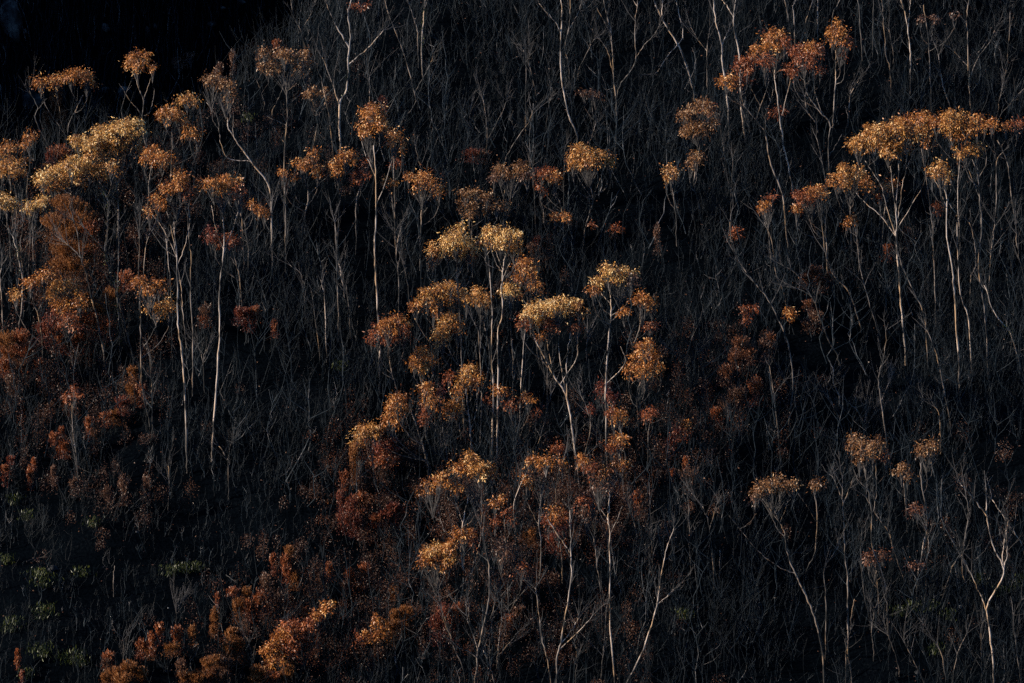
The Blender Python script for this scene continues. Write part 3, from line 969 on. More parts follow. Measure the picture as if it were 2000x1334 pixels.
T('E', 'amber', 'rounded amber tuft tree between the two central golden trees',
  [(885, 830), (862, 640), (832, 510)], [(830, 425, 50, 36), (800, 400, 30, 24), (855, 455, 30, 28, .8), (830, 480, 50, 30, 0)], w=4, minh=170)
T('E', 'rust', 'rust crowned leaning tree at the left edge of the central group',
  [(375, 985), (332, 850), (316, 720), (302, 650)], [(310, 585, 62, 40, 1, 'orange'), (255, 625, 52, 38), (375, 555, 44, 38, 1, 'orange'), (395, 620, 38, 42, .8), (215, 660, 26, 24, .7), (320, 640, 40, 26, .7)], w=4.5)
T('E', 'orange', 'orange tree with two tufts beneath the rust leaning crown at centre left',
  [(562, 985), (532, 860), (505, 820)], [(490, 735, 54, 30), (455, 785, 36, 24), (495, 812, 48, 28, 1, 'amber'), (555, 775, 24, 22, .7)], w=4, minh=150)
T('E', 'amber', 'bushy orange topped tree low in the central group with straight double stems',
  [(776, 1310), (766, 1150), (748, 990), (742, 930)], [(770, 845, 52, 46), (725, 895, 44, 34), (805, 890, 40, 44, .8, 'orange'), (690, 945, 38, 28, .8, 'orange'), (650, 870, 28, 24, .7, 'rust')],
  br=[[(770, 1200), (800, 1050), (805, 950)]], w=6, bark='bark_pale')
T('E', 'orange', 'sparse triangular orange crown right of the brightest golden crown',
  [(1150, 760), (1110, 560), (1092, 430)], [(1070, 235, 40, 40), (1105, 300, 54, 44, .7), (1140, 370, 46, 38, .6), (1045, 300, 36, 30, .6), (1100, 370, 60, 60, 0)], w=4.5, bark='bark_char')
T('E', 'gold', 'small golden tuft tree between the bright golden crown and flat long crown',
  [(1005, 770), (992, 560), (985, 440)], [(985, 380, 44, 34), (1025, 405, 26, 28, .8), (950, 400, 20, 20, .6), (990, 420, 40, 30, 0)], w=4)
T('E', 'gold', 'forked tree with long flat golden crown, right of centre',
  [(1356, 1335), (1326, 1080), (1300, 960), (1240, 870), (1180, 750), (1132, 660), (1105, 600)],
  [(1105, 515, 54, 38), (1180, 490, 62, 40), (1255, 480, 58, 40), (1325, 468, 52, 36), (1375, 490, 36, 36, .9, 'amber'), (1060, 565, 34, 28, 1, 'rust'), (1150, 535, 60, 26, .8, 'amber'), (1210, 585, 44, 28, .8, 'rust'), (1362, 598, 38, 24, .9, 'rust'), (1160, 645, 24, 34, .8, 'orange')],
  br=[[(1305, 985), (1306, 760), (1326, 640), (1320, 540)], [(1240, 870), (1200, 700), (1190, 580)], [(1308, 860), (1360, 760), (1365, 660)], [(1300, 960), (1270, 780), (1255, 600)]], w=7, bark='bark_pale')
T('E', 'gold', 'slender tall tree with golden crown, rightmost of the bright central crowns',
  [(1529, 1340), (1525, 900), (1541, 650), (1553, 500), (1550, 420), (1548, 360)], [(1545, 285, 56, 34), (1630, 288, 50, 32), (1470, 330, 28, 28), (1455, 382, 36, 20, .7, 'orange'), (1665, 325, 36, 28, .6, 'umber'), (1590, 305, 40, 30, .8), (1600, 370, 90, 50, 0)],
  br=[[(1533, 895), (1600, 830), (1632, 765), (1600, 690)], [(1553, 500), (1600, 430), (1650, 370)], [(1552, 460), (1510, 410), (1470, 370)]], w=6, bark='bark_pale')
T('E', 'orange', 'small tree with separate orange tufts right of the slender golden tree',
  [(1680, 690), (1712, 600), (1716, 490)], [(1720, 430, 54, 26), (1782, 462, 30, 36, .8), (1628, 505, 36, 22, .8), (1770, 575, 36, 22, .8, 'rust'), (1730, 490, 60, 34, 0)], w=4, minh=170)
T('E', 'orange', 'egg shaped dense orange crown at the right end of the central group',
  [(1706, 1160), (1700, 960), (1722, 880)], [(1750, 700, 54, 46), (1710, 775, 52, 50), (1790, 780, 48, 56), (1745, 830, 60, 40, .9), (1655, 830, 24, 40, .7), (1830, 830, 22, 26, .7), (1740, 870, 70, 30, 0)],
  br=[[(1702, 1000), (1660, 920), (1690, 880)]], w=5, bark='bark_grey')
T('E', 'red', 'small dark red tufted tree at the foot of the slender golden tree',
  [(1600, 1200), (1560, 1090), (1530, 1010)], [(1505, 938, 46, 28), (1560, 990, 28, 30), (1440, 1040, 18, 20, .8)], w=3.5, minh=140)
T('E', 'orange', 'orange leaved low tree below the egg shaped crown, beside the red tufts',
  [(1630, 1280), (1615, 1200), (1602, 1140)], [(1605, 1085, 54, 36), (1560, 1070, 30, 30, .8, 'rust'), (1570, 1120, 30, 24, .7)], w=4, minh=150)
T('E', 'orange', 'dim orange tufts tree low between the tall central trunks',
  [(1040, 1300), (1035, 1160), (1030, 1080)], [(940, 942, 38, 22, .8), (1000, 1020, 46, 30, .6, 'rust'), (1092, 992, 36, 24, .8), (1130, 1060, 28, 30, .6, 'rust'), (862, 1000, 30, 20, .5, 'rust')], w=4, minh=160)
T('E', 'orange', 'leaning orange tree at the left foot of the central group',
  [(522, 1335), (480, 1180), (432, 1040)], [(365, 1000, 54, 36), (318, 1055, 36, 28), (330, 1115, 50, 34), (390, 1040, 34, 28, .7), (262, 1160, 28, 20, .7)], w=5, bark='bark_grey')
T('E', 'amber', 'lowest left amber crown of the central group above the rust shrubs',
  [(235, 1430), (220, 1320), (205, 1230)], [(190, 1165, 60, 32), (140, 1215, 36, 32), (235, 1170, 24, 22, .8), (150, 1285, 36, 46, .8, 'rust')], w=4, minh=150)
T('E', 'orange', 'ragged orange and rust leaved tree under the middle of the central group',
  [(640, 1335), (625, 1220), (610, 1130)], [(510, 928, 46, 28), (545, 1000, 54, 38, .9), (640, 1050, 54, 46, .8), (690, 1020, 40, 34, .8, 'amber'), (520, 1095, 28, 46, .8, 'rust'), (600, 970, 24, 40, .6, 'red')],
  br=[[(612, 1140), (560, 1020), (520, 1010), (450, 1000)]], w=5, minh=160, bark='bark_grey')
T('E', 'rust', 'rust orange low tuft tree at the right foot of the central group',
  [(1620, 1420), (1610, 1340), (1600, 1290)], [(1600, 1232, 54, 34, .9, 'orange'), (1555, 1262, 36, 22, .8)], w=3.5, minh=130)
T('E', 'rust', 'small rust tuft with a curved pale twig right of the central group',
  [(1760, 1220), (1765, 1150), (1772, 1110)], [(1785, 1065, 44, 24), (1750, 1080, 24, 18, .7)], br=[[(1768, 1130), (1830, 1100), (1865, 1085)]], w=3.5, minh=120)
T('E', 'rust', 'tiny rust tuft low at centre between diagonal fallen stems',
  [(1262, 1380), (1255, 1310)], [(1250, 1268, 38, 18)], w=3, minh=100)
# right and lower right
T('F', 'brown', 'small golden orange tufts cluster tree right of the lower centre dark patch',
  [(1240, 2240), (1222, 2020), (1152, 1800), (1150, 1620), (1130, 1490), (1110, 1360)], [(1040, 1245, 46, 34, 1, 'brown'), (1100, 1250, 40, 34), (1160, 1265, 42, 44, 1, 'brown'), (1085, 1335, 36, 26, .8), (1235, 1310, 28, 26, .7, 'rust'), (1120, 1310, 90, 50, 0)],
  br=[[(1152, 1640), (1180, 1500), (1170, 1350)]], w=5, bark='bark_grey')
T('F', 'brown', 'single flat orange tuft tree in the right lower dark, right of the cluster',
  [(1410, 1960), (1436, 1820), (1460, 1640), (1432, 1490), (1420, 1340)], [(1430, 1275, 38, 30), (1490, 1270, 44, 30), (1460, 1320, 80, 40, 0)], w=4, bark='bark_grey')
T('I', 'brown', 'small separate rust orange tuft below right of the golden orange cluster',
  [(1345, 420), (1335, 300), (1330, 220)], [(1320, 148, 36, 24), (1352, 178, 30, 18, .8)], w=3, minh=130)
T('I', 'brown', 'wide flat brown gold crown on a long leaning trunk, lower right',
  [(886, 1340), (870, 1130), (832, 970), (770, 820), (722, 720), (682, 620), (664, 500), (632, 430), (600, 350)],
  [(520, 262, 40, 28, .8), (575, 238, 54, 30), (640, 222, 52, 30), (710, 214, 30, 26), (600, 310, 100, 46, 0), (500, 300, 30, 24, .5, 'umber')],
  br=[[(712, 735), (642, 690), (532, 610), (432, 500), (352, 400)], [(640, 450), (670, 360), (690, 300)], [(640, 450), (570, 350), (540, 300)]], w=7, bark='bark_grey')
T('I', 'brown', 'tiny flat amber tuft right of the wide flat crown, lower right',
  [(790, 700), (832, 600), (846, 400), (838, 300)], [(835, 228, 40, 20)], br=[[(844, 440), (790, 350), (740, 280)]], w=4, minh=120)
T('I', 'bronze', 'faint rust tuft beside a bent tan stem, lower right',
  [(1412, 720), (1436, 580), (1460, 430), (1450, 390)], [(1408, 372, 44, 22, .8)], w=4, minh=100, bark='bark_pale')
T('I', 'umber', 'pair of dim rust tufts with grey twigs below the golden orange cluster',
  [(1190, 880), (1180, 760), (1175, 700)], [(1135, 638, 38, 24, .8, 'bronze'), (1220, 620, 34, 18, .8, 'bronze'), (1170, 670, 60, 30, 0)], w=3.5, minh=120)
T('I', 'umber', 'low faint umber tuft in thicket under the bent tan stem, lower right',
  [(1400, 820), (1395, 750)], [(1370, 682, 30, 20, .7, 'bronze'), (1430, 676, 26, 16, .6, 'bronze')], w=3, minh=90)
# lower centre
T('H', 'amber', 'orange gold crown over a grey twig mass, lower centre left of two',
  [(762, 940), (742, 800), (722, 660), (716, 560), (728, 440), (756, 300)],
  [(770, 95, 46, 32), (715, 138, 54, 26, 1, 'orange'), (820, 148, 60, 36), (890, 168, 28, 36, .8, 'orange'), (590, 212, 52, 32, 1, 'orange'), (525, 242, 38, 26, .8, 'orange'), (690, 248, 44, 24, .8, 'orange'), (560, 290, 80, 60, 0), (800, 240, 90, 60, 0)],
  br=[[(746, 800), (800, 640), (826, 520)], [(716, 600), (642, 512), (602, 430), (578, 330)], [(728, 440), (690, 350), (640, 300)]], w=6, bark='bark_pale')
T('H', 'orange', 'broad low orange crown spreading left at lower centre',
  [(610, 960), (575, 820), (580, 720)], [(735, 512, 54, 32), (650, 575, 44, 32), (570, 605, 70, 36, 1, 'amber'), (525, 650, 46, 34, .9), (650, 640, 46, 38, .9, 'amber'), (590, 660, 60, 36, .9), (790, 540, 36, 48, .6, 'rust'), (580, 720, 110, 60, 0)],
  br=[[(580, 720), (640, 640), (700, 570)]], w=5, bark='bark_char')
T('H', 'orange', 'orange topped tree with thick twig fan, lower centre right of two',
  [(1152, 830), (1162, 600), (1150, 420), (1162, 300), (1170, 230)], [(1130, 102, 44, 26), (1190, 100, 44, 24), (1085, 208, 30, 28, .9), (1282, 128, 30, 26, .8), (1165, 175, 60, 30, .6, 'umber'), (1165, 230, 90, 60, 0)],
  br=[[(1155, 440), (1080, 320), (1060, 260)], [(1155, 420), (1210, 330), (1240, 230)]], w=5, bark='bark_grey')
T('H', 'orange', 'wide ragged orange tree behind the lower centre twig masses',
  [(1572, 1310), (1546, 950), (1546, 500), (1536, 430), (1546, 260)], [(1400, 88, 36, 28), (1440, 145, 54, 32, .7, 'rust'), (1535, 152, 40, 20), (1605, 132, 40, 24), (1490, 235, 80, 60, .35, 'umber'), (1540, 210, 90, 60, 0)],
  br=[[(1550, 500), (1582, 430), (1616, 350)], [(1540, 430), (1480, 330), (1440, 230)]], w=6, bark='bark_pale')
T('H', 'rust', 'leafy red and orange tree right of the lower centre pale trunk',
  [(1280, 700), (1275, 610), (1265, 540)], [(1235, 400, 44, 34, .9, 'orange'), (1290, 425, 46, 38), (1205, 440, 34, 34, .8, 'red'), (1260, 480, 40, 30, .7, 'red')], w=4, minh=150)
T('H', 'rust', 'dim rust leaved tree above right of the lower centre pale trunk',
  [(1470, 620), (1460, 500), (1450, 430)], [(1450, 305, 56, 44, .7), (1395, 335, 40, 34, .7), (1480, 260, 50, 40, .5, 'umber'), (1420, 400, 50, 40, .5, 'umber')], w=4, minh=150)
T('H', 'rust', 'thin tree with small rust tufts between the two lower centre crowns',
  [(975, 640), (965, 520), (955, 420)], [(905, 430, 24, 28, .9), (985, 400, 26, 40, .8), (905, 338, 22, 16, .9, 'orange'), (942, 302, 22, 14, .8, 'orange')], w=3.5, minh=150)
T('H', 'umber', 'sparse brown leaved tree with dull foliage in the lower centre thicket',
  [(985, 980), (980, 860), (975, 780)], [(940, 610, 60, 50, .5), (1010, 600, 50, 46, .4), (990, 690, 60, 60, .45), (930, 720, 46, 46, .4), (1050, 700, 30, 40, .4, 'rust')], w=4, minh=150)

# ------------------------------------------------------------------ leafless trees
Bt = bare
Bt('A', [(292, 850), (225, 730), (196, 650), (210, 600), (176, 530), (166, 505)], w=3.5)
Bt('A', [(1902, 870), (1896, 590), (1935, 500), (1945, 330), (1955, 180), (1940, 80), (1960, 0)], [[(1938, 280), (1880, 150), (1830, 40), (1800, -40)], [(1942, 350), (2050, 270), (2140, 170)], [(1896, 590), (1860, 480), (1800, 320)]], w=8, bark='bark_pale', green=(0.25, 0.45))
Bt('A', [(1862, 880), (1832, 640), (1800, 460), (1752, 340)], w=3.5)
Bt('A', [(1700, 260), (1680, 170), (1640, 90), (1625, 0)], [[(1680, 170), (1730, 90), (1750, 20)]], w=3.5)
Bt('A', [(520, 760), (515, 690), (500, 620)], [[(515, 690), (540, 620)]], w=4, bark='bark_char', down=6)
Bt('A', [(365, 560), (360, 500)], w=2.5, bark='bark_char')
Bt('B', [(392, 670), (460, 580), (456, 520), (392, 280), (330, 130), (290, 0)], [[(456, 515), (500, 440), (545, 360), (560, 300)]], w=4)
Bt('B', [(500, 390), (495, 250), (506, 100), (515, 0)], w=5, bark='bark_pale', green=(0.3, 0.6))
Bt('B', [(478, 330), (472, 180), (464, 138), (438, 60), (420, 0)], w=4)
Bt('B', [(1358, 830), (1365, 760), (1320, 650), (1290, 520), (1270, 350), (1276, 150), (1280, 60), (1272, 0)], [[(1276, 190), (1240, 120), (1150, 20)]], w=6.5, bark='bark_pale')
Bt('B', [(1328, 490), (1312, 340), (1296, 270), (1312, 180), (1326, 80), (1326, 0)], [[(1312, 180), (1370, 70), (1395, 0)]], w=4, bark='bark_grey')
Bt('B', [(1576, 830), (1586, 600), (1570, 450), (1560, 280), (1548, 160), (1512, 0)], [[(1562, 420), (1545, 330), (1530, 270), (1470, 200), (1440, 140)], [(1546, 180), (1482, 60), (1450, -10)]], w=6, bark='bark_grey')
Bt('B', [(1580, 600), (1600, 480), (1660, 400), (1692, 320), (1685, 150), (1702, 0)], [[(1692, 320), (1750, 240), (1790, 200), (1830, 130)], [(1696, 40), (1660, -20)]], w=5, bark='bark_grey')
Bt('B', [(2015, 520), (1975, 370), (1925, 250), (1860, 150), (1805, 30), (1790, 0)], [[(1925, 250), (1955, 190), (1925, 50), (1915, 0)], [(1925, 250), (1870, 310), (1812, 400)], [(1835, 90), (1840, 0)]], w=6, bark='bark_pale')
Bt('B', [(1132, 515), (1092, 350), (1062, 280)], [[(1092, 350), (1100, 290)]], w=3.5)
Bt('B', [(1076, 700), (1080, 350)], w=3)
Bt('B', [(860, 835), (860, 690), (840, 560)], [[(862, 770), (940, 640), (970, 560)]], w=4)
Bt('B', [(958, 910), (1010, 800), (1080, 700), (1118, 620)], w=4)
Bt('B', [(1375, 390), (1440, 250), (1468, 212)], w=3)
Bt('B', [(1432, 815), (1466, 690)], w=3, bark='bark_pale')
Bt('B', [(205, 600), (205, 430)], w=3.5, bark='bark_pale')
Bt('B', [(520, 980), (490, 930), (465, 820)], w=3)
Bt('B', [(800, 770), (770, 690), (768, 600)], w=3)
Bt('B', [(665, 1270), (600, 1180), (570, 1120)], w=3)
Bt('B', [(1135, 1300), (1125, 1100), (1110, 960), (1090, 860)], w=3.5, bark='bark_char')
Bt('B', [(1200, 1310), (1180, 1250), (1172, 1170)], w=4)
Bt('B', [(1290, 1190), (1290, 1000), (1298, 900)], w=3.5, bark='bark_char')
Bt('B', [(1195, 665), (1210, 550)], w=2.5)
Bt('B', [(350, 1335), (345, 1180)], w=3)
Bt('C', [(356, 730), (340, 520), (316, 350), (310, 230), (280, 120), (268, 0)], [[(325, 260), (350, 170)]], w=7, bark='bark_pale')
Bt('C', [(442, 750), (422, 600), (415, 400), (405, 260), (385, 180), (380, 80), (392, 0)], [[(380, 90), (340, 30), (310, -10)]], w=7, bark='bark_pale')
Bt('C', [(232, 520), (232, 380), (234, 230), (250, 160)], [[(232, 300), (180, 220), (140, 150)]], w=4)
Bt('C', [(700, 210), (685, 100), (665, 0)], w=4)
Bt('C', [(720, 230), (718, 100), (710, 40), (726, 0)], w=4, bark='bark_pale')
Bt('C', [(780, 215), (780, 130), (820, 0)], w=4)
Bt('C', [(848, 185), (848, 90), (850, 0)], w=3.5, bark='bark_pale')
Bt('C', [(928, 135), (936, 70), (970, 0)], w=4)
Bt('C', [(1097, 290), (1086, 150), (1075, 0)], w=4.5, bark='bark_grey')
Bt('C', [(1156, 270), (1158, 120), (1162, 0)], w=3.5)
Bt('C', [(1258, 480), (1250, 370), (1230, 300), (1216, 100), (1205, 0)], w=4)
Bt('C', [(1270, 300), (1248, 170)], w=3)
Bt('C', [(1366, 465), (1367, 300), (1356, 200), (1340, 80), (1312, 0)], [[(1356, 150), (1362, 60), (1368, -20)]], w=5, bark='bark_pale')
Bt('C', [(1592, 610), (1538, 440), (1520, 280)], w=4.5, bark='bark_pale')
Bt('C', [(1706, 620), (1692, 450), (1686, 250), (1680, 100), (1692, 0)], [[(1692, 450), (1740, 330), (1812, 230), (1842, 150)], [(1690, 350), (1590, 270)]], w=4.5)
Bt('C', [(1862, 655), (1940, 560), (2010, 480)], w=3.5)
Bt('C', [(1850, 630), (1880, 480), (1905, 380)], w=3)
Bt('C', [(1020, 650), (1032, 500)], [[(1030, 540), (1080, 440)]], w=4, bark='bark_pale')
Bt('C', [(898, 1035), (870, 880), (840, 765)], w=4)
Bt('C', [(840, 690), (790, 620), (780, 530)], w=3.5, bark='bark_pale')
Bt('C', [(328, 910), (320, 790), (300, 690)], w=3)
Bt('C', [(370, 1320), (365, 1100), (375, 900)], w=3, bark='bark_char')
Bt('C', [(480, 770), (440, 640)], w=3)
Bt('C', [(1832, 1340), (1845, 1100), (1850, 900), (1890, 840)], w=4)
Bt('C', [(1640, 1330), (1630, 1100), (1642, 880)], w=4.5, bark='bark_pale')
Bt('C', [(1480, 1160), (1440, 900), (1420, 790)], w=4)
Bt('C', [(1910, 300), (1925, 60)], w=3)
Bt('D', [(22, 615), (8, 420), (0, 300), (12, 240)], w=5, bark='bark_pale')
Bt('D', [(104, 595), (126, 420), (122, 290), (92, 150), (70, 80)], w=6, bark='bark_pale', green=(0.6, 0.9))
Bt('D', [(134, 330), (116, 150), (128, 0)], [[(128, 190), (170, 90)]], w=4.5, bark='bark_grey')
Bt('D', [(182, 310), (186, 120), (180, 0)], w=4)
Bt('D', [(588, 800), (562, 640), (532, 500), (512, 430), (482, 290), (452, 200), (432, 60), (408, -10)], [[(452, 205), (385, 130), (330, 90)]], w=6.5, bark='bark_grey')
Bt('D', [(742, 760), (702, 600), (662, 440), (632, 340), (596, 220), (576, 150), (450, 10)], [[(598, 200), (600, 60), (602, -20)]], w=6, bark='bark_char', green=(0.5, 0.95))
Bt('D', [(672, 750), (664, 600), (656, 400), (662, 200), (662, 0)], w=6, bark='bark_grey', green=(0.3, 0.7))
Bt('D', [(962, 450), (942, 250), (926, 90)], w=5, bark='bark_pale')
Bt('D', [(1036, 660), (1020, 480), (1008, 320)], w=5, bark='bark_pale')
Bt('D', [(1075, 920), (1076, 640), (1062, 370), (1067, 200), (1052, 60), (1050, -60)], w=5.5, bark='bark_grey')
Bt('D', [(800, 310), (812, 150), (835, 60)], w=4.5, bark='bark_pale')
Bt('D', [(775, 320), (778, 150), (780, 0)], w=6, bark='bark_char')
Bt('D', [(1382, 340), (1386, 150), (1365, 0)], w=4.5)
Bt('D', [(1522, 250), (1516, 0), (1512, -120)], w=4.5, bark='bark_pale')
Bt('D', [(1596, 265), (1596, 60), (1590, -200)], w=4.5, bark='bark_grey')
Bt('D', [(1705, 510), (1685, 300), (1620, 240)], w=3.5)
Bt('D', [(1822, 745), (1812, 430), (1790, 325)], w=4, bark='bark_pale')
Bt('D', [(1782, 730), (1745, 420)], w=3.5)
Bt('D', [(1892, 630), (1882, 300), (1870, 0)], w=4)
Bt('D', [(1942, 520), (1912, 340), (1890, 230)], w=4, bark='bark_pale')
Bt('D', [(850, 1150), (845, 900), (838, 780)], w=3.5)
Bt('D', [(1140, 900), (1135, 760), (1160, 700)], [[(1136, 780), (1110, 700)]], w=3.5)
Bt('E', [(888, 1340), (894, 950), (886, 700), (889, 500), (876, 280)], w=6, bark='bark_pale')
Bt('E', [(820, 1330), (828, 950), (815, 640), (790, 560)], w=4.5, bark='bark_grey')
Bt('E', [(1045, 1160), (1050, 900), (1072, 620)], w=5.5, bark='bark_pale')
Bt('E', [(98, 620), (82, 400), (42, 250)], w=4, bark='bark_grey')
Bt('E', [(30, 620), (26, 300), (14, 0)], w=3.5)
Bt('E', [(370, 520), (366, 300), (356, 150), (382, 20)], [[(362, 130), (320, 30)]], w=5, bark='bark_grey')
Bt('E', [(425, 420), (402, 260), (370, 165)], w=4)
Bt('E', [(1160, 1190), (1196, 1050), (1222, 960)], [[(1196, 1050), (1196, 830)]], w=4)
Bt('E', [(1370, 1180), (1452, 1080), (1530, 960)], w=4)
Bt('E', [(1405, 1310), (1436, 1110), (1372, 930)], w=4)
Bt('E', [(1440, 890), (1415, 750), (1420, 620)], w=4)
Bt('E', [(1500, 1330), (1485, 1150)], w=3)
Bt('E', [(1110, 1335), (1160, 1200)], w=3)
Bt('E', [(610, 1335), (600, 1180)], w=3.5)
Bt('E', [(720, 1335), (712, 1150)], w=4)
Bt('E', [(1020, 1340), (1015, 1200), (1040, 1120)], w=3.5)
Bt('F', [(640, 1300), (612, 1010), (580, 800)], w=4)
Bt('F', [(690, 1110), (712, 900), (690, 710), (642, 570), (572, 430), (500, 340), (402, 210), (372, 130), (356, 0)], w=5, bark='bark_grey')
Bt('F', [(665, 410), (612, 260), (592, 100), (550, 0)], w=4.5)
Bt('F', [(962, 750), (902, 640), (832, 450), (742, 300), (640, 230)], [[(820, 420), (760, 380), (680, 360)]], w=7, bark='bark_char')
Bt('F', [(1085, 570), (1022, 390), (942, 300), (892, 170), (870, 0)], w=5.5, bark='bark_grey')
Bt('F', [(1192, 640), (1152, 500), (1112, 360), (1080, 230), (1066, 80)], w=5, bark='bark_grey')
Bt('F', [(1705, 840), (1692, 560), (1646, 400), (1632, 200), (1625, 0)], w=5.5, bark='bark_pale')
Bt('F', [(1975, 790), (1922, 620), (1832, 500), (1782, 350)], w=6.5, bark='bark_pale', green=(0.5, 0.6))
Bt('F', [(1592, 1150), (1552, 920), (1512, 740), (1452, 590)], w=5.5, bark='bark_grey')
Bt('F', [(1464, 770), (1442, 520), (1382, 380), (1322, 250), (1310, 200)], w=5.5, bark='bark_grey')
Bt('F', [(1506, 550), (1500, 250), (1490, 0)], w=4.5, bark='bark_grey')
Bt('F', [(1802, 390), (1820, 150), (1836, 0)], w=4)
Bt('F', [(2005, 330), (1966, 160), (1955, 0)], w=4.5)
Bt('F', [(1242, 1295), (1202, 1000), (1190, 870), (1222, 730), (1232, 610)], [[(1210, 1010), (1250, 890)]], w=4.5)
Bt('F', [(1536, 1250), (1522, 1060), (1452, 1000)], w=4.5)
Bt('F', [(1002, 1230), (962, 1080), (906, 960), (912, 880)], w=4, bark='bark_grey')
Bt('F', [(1118, 1220), (1114, 1140), (1062, 1040)], [[(1114, 1150), (1180, 1030)], [(1114, 1140), (1120, 1020)]], w=4)
Bt('F', [(1470, 250), (1400, 150), (1320, 50)], w=4, bark='bark_grey')
Bt('F', [(150, 790), (105, 750)], [[(150, 780), (185, 720)]], w=3)
Bt('F', [(1700, 420), (1705, 300), (1730, 240), (1720, 100), (1695, 0)], w=4, bark='bark_grey')
Bt('G', [(432, 200), (425, 70), (415, 0)], w=3.5, bark='bark_pale')
Bt('G', [(940, 330), (945, 230), (940, 120)], w=3)
Bt('G', [(1275, 260), (1268, 90), (1222, 10)], [[(1268, 90), (1285, 0)]], w=3.5)
Bt('G', [(985, 950), (988, 880)], [[(988, 920), (1030, 860)]], w=3)
Bt('G', [(690, 1210), (688, 1080)], w=3)
Bt('G', [(635, 745), (638, 680)], w=3, bark='bark_pale', fan=False)
Bt('G', [(1405, 1250), (1400, 1150), (1360, 1050)], w=3.5)
Bt('H', [(795, 1345), (812, 1150), (852, 980), (872, 830), (870, 680), (848, 560), (826, 480), (836, 380)], [[(808, 1185), (760, 1160), (692, 1130), (650, 1070), (612, 950)], [(812, 1150), (760, 1000), (745, 950)]], w=7, bark='bark_grey')
Bt('H', [(742, 1345), (722, 1240), (682, 1150), (642, 1020), (606, 910)], w=5, bark='bark_grey')
Bt('H', [(1250, 1345), (1252, 1200), (1272, 1110), (1302, 930), (1326, 800), (1330, 640), (1316, 590), (1252, 500), (1200, 420)], [[(1326, 620), (1324, 480), (1322, 370)], [(1272, 1120), (1342, 1030), (1372, 960)], [(1262, 1150), (1360, 1060), (1450, 960)]], w=7, bark='bark_pale')
Bt('H', [(1217, 1320), (1192, 1180), (1162, 1050), (1142, 860), (1130, 805)], w=5.5, bark='bark_pale')
Bt('H', [(1502, 1010), (1492, 800), (1470, 640), (1455, 530)], w=5, bark='bark_grey')
Bt('H', [(1640, 1340), (1732, 1150), (1802, 930), (1816, 850), (1842, 680), (1872, 560), (1905, 470)], [[(1810, 895), (1855, 860), (1902, 815)]], w=6, bark='bark_pale')
Bt('H', [(975, 960), (1022, 880), (1082, 800)], w=5, bark='bark_grey')
Bt('H', [(918, 1215), (930, 1080), (945, 960)], [[(920, 1200), (962, 1140), (1032, 1050)]], w=5, bark='bark_pale')
Bt('H', [(850, 1060), (890, 950), (902, 880)], w=4.5)
Bt('H', [(542, 200), (522, 80), (494, -20)], w=5, bark='bark_pale')
Bt('H', [(612, 170), (606, 0)], w=3.5)
Bt('H', [(1248, 360), (1250, 200), (1300, 60)], w=4)
Bt('H', [(905, 1335), (880, 1260), (840, 1150)], w=6, bark='bark_pale')
Bt('H', [(1500, 1290), (1515, 1100), (1530, 900)], w=4.5, bark='bark_grey')
Bt('H', [(1378, 300), (1362, 100), (1345, 0)], w=5, bark='bark_pale')
Bt('H', [(1120, 980), (1108, 850), (1100, 760)], w=4.5, bark='bark_char')
Bt('H', [(1355, 1320), (1362, 1180), (1350, 1100)], w=4, bark='bark_grey')
Bt('H', [(1775, 800), (1785, 650), (1780, 540)], w=4, bark='bark_char')
Bt('H', [(1020, 480), (1012, 330), (1075, 170)], w=5, bark='bark_pale')
Bt('H', [(1690, 600), (1692, 480), (1640, 330)], w=4)
Bt('I', [(1042, 1345), (1018, 1150), (1016, 950), (1016, 780), (1000, 600), (996, 450), (986, 300), (990, 170)], [[(990, 320), (950, 220), (930, 180)], [(992, 330), (1030, 240), (1045, 190)]], w=6.5, bark='bark_grey')
Bt('I', [(1005, 1340), (1005, 1180), (1016, 1100)], w=5, bark='bark_grey')
Bt('I', [(892, 1160), (896, 900), (886, 720), (920, 640), (968, 570)], w=5, bark='bark_grey')
Bt('I', [(1332, 760), (1282, 620), (1242, 490), (1172, 390), (1122, 300)], w=5, bark='bark_grey')
Bt('I', [(1832, 1345), (1826, 1180), (1802, 1000), (1795, 900), (1852, 800), (1886, 700), (1832, 580), (1796, 430), (1790, 300), (1790, 240)],
   [[(1886, 700), (1882, 600), (1912, 420)], [(1886, 690), (1906, 600), (1900, 480)], [(1795, 940), (1752, 830), (1702, 720), (1666, 640)], [(1794, 410), (1722, 310), (1652, 230)]], w=8, bark='bark_pale')
Bt('I', [(2010, 640), (1985, 560), (1902, 430), (1822, 310)], w=5.5, bark='bark_pale')
Bt('I', [(1692, 880), (1656, 690), (1666, 560), (1690, 400), (1682, 310)], [[(1658, 600), (1600, 690), (1540, 880)]], w=4.5)
Bt('I', [(1446, 870), (1466, 600), (1456, 490)], w=4.5)
Bt('I', [(268, 760), (262, 660), (240, 440), (205, 350)], [[(245, 480), (280, 350)]], w=4)
Bt('I', [(302, 695), (304, 590)], w=4, bark='bark_pale', fan=False)
Bt('I', [(1250, 1100), (1240, 960), (1232, 800)], w=4.5, bark='bark_grey')
Bt('I', [(1300, 1240), (1260, 1120), (1240, 1060)], w=4)
Bt('I', [(1565, 1335), (1540, 1170), (1500, 1100)], w=4)
Bt('I', [(1600, 1335), (1630, 1170), (1680, 1060)], w=4)
Bt('I', [(1765, 1290), (1760, 1040)], w=4, bark='bark_grey')
Bt('I', [(1445, 1335), (1380, 1200), (1330, 1100)], w=4)
Bt('I', [(1040, 940), (1058, 865)], w=4, bark='bark_pale', fan=False)
Bt('I', [(140, 740), (132, 480), (125, 300)], w=3.5)
Bt('I', [(1160, 1160), (1150, 1040), (1170, 920)], w=4)
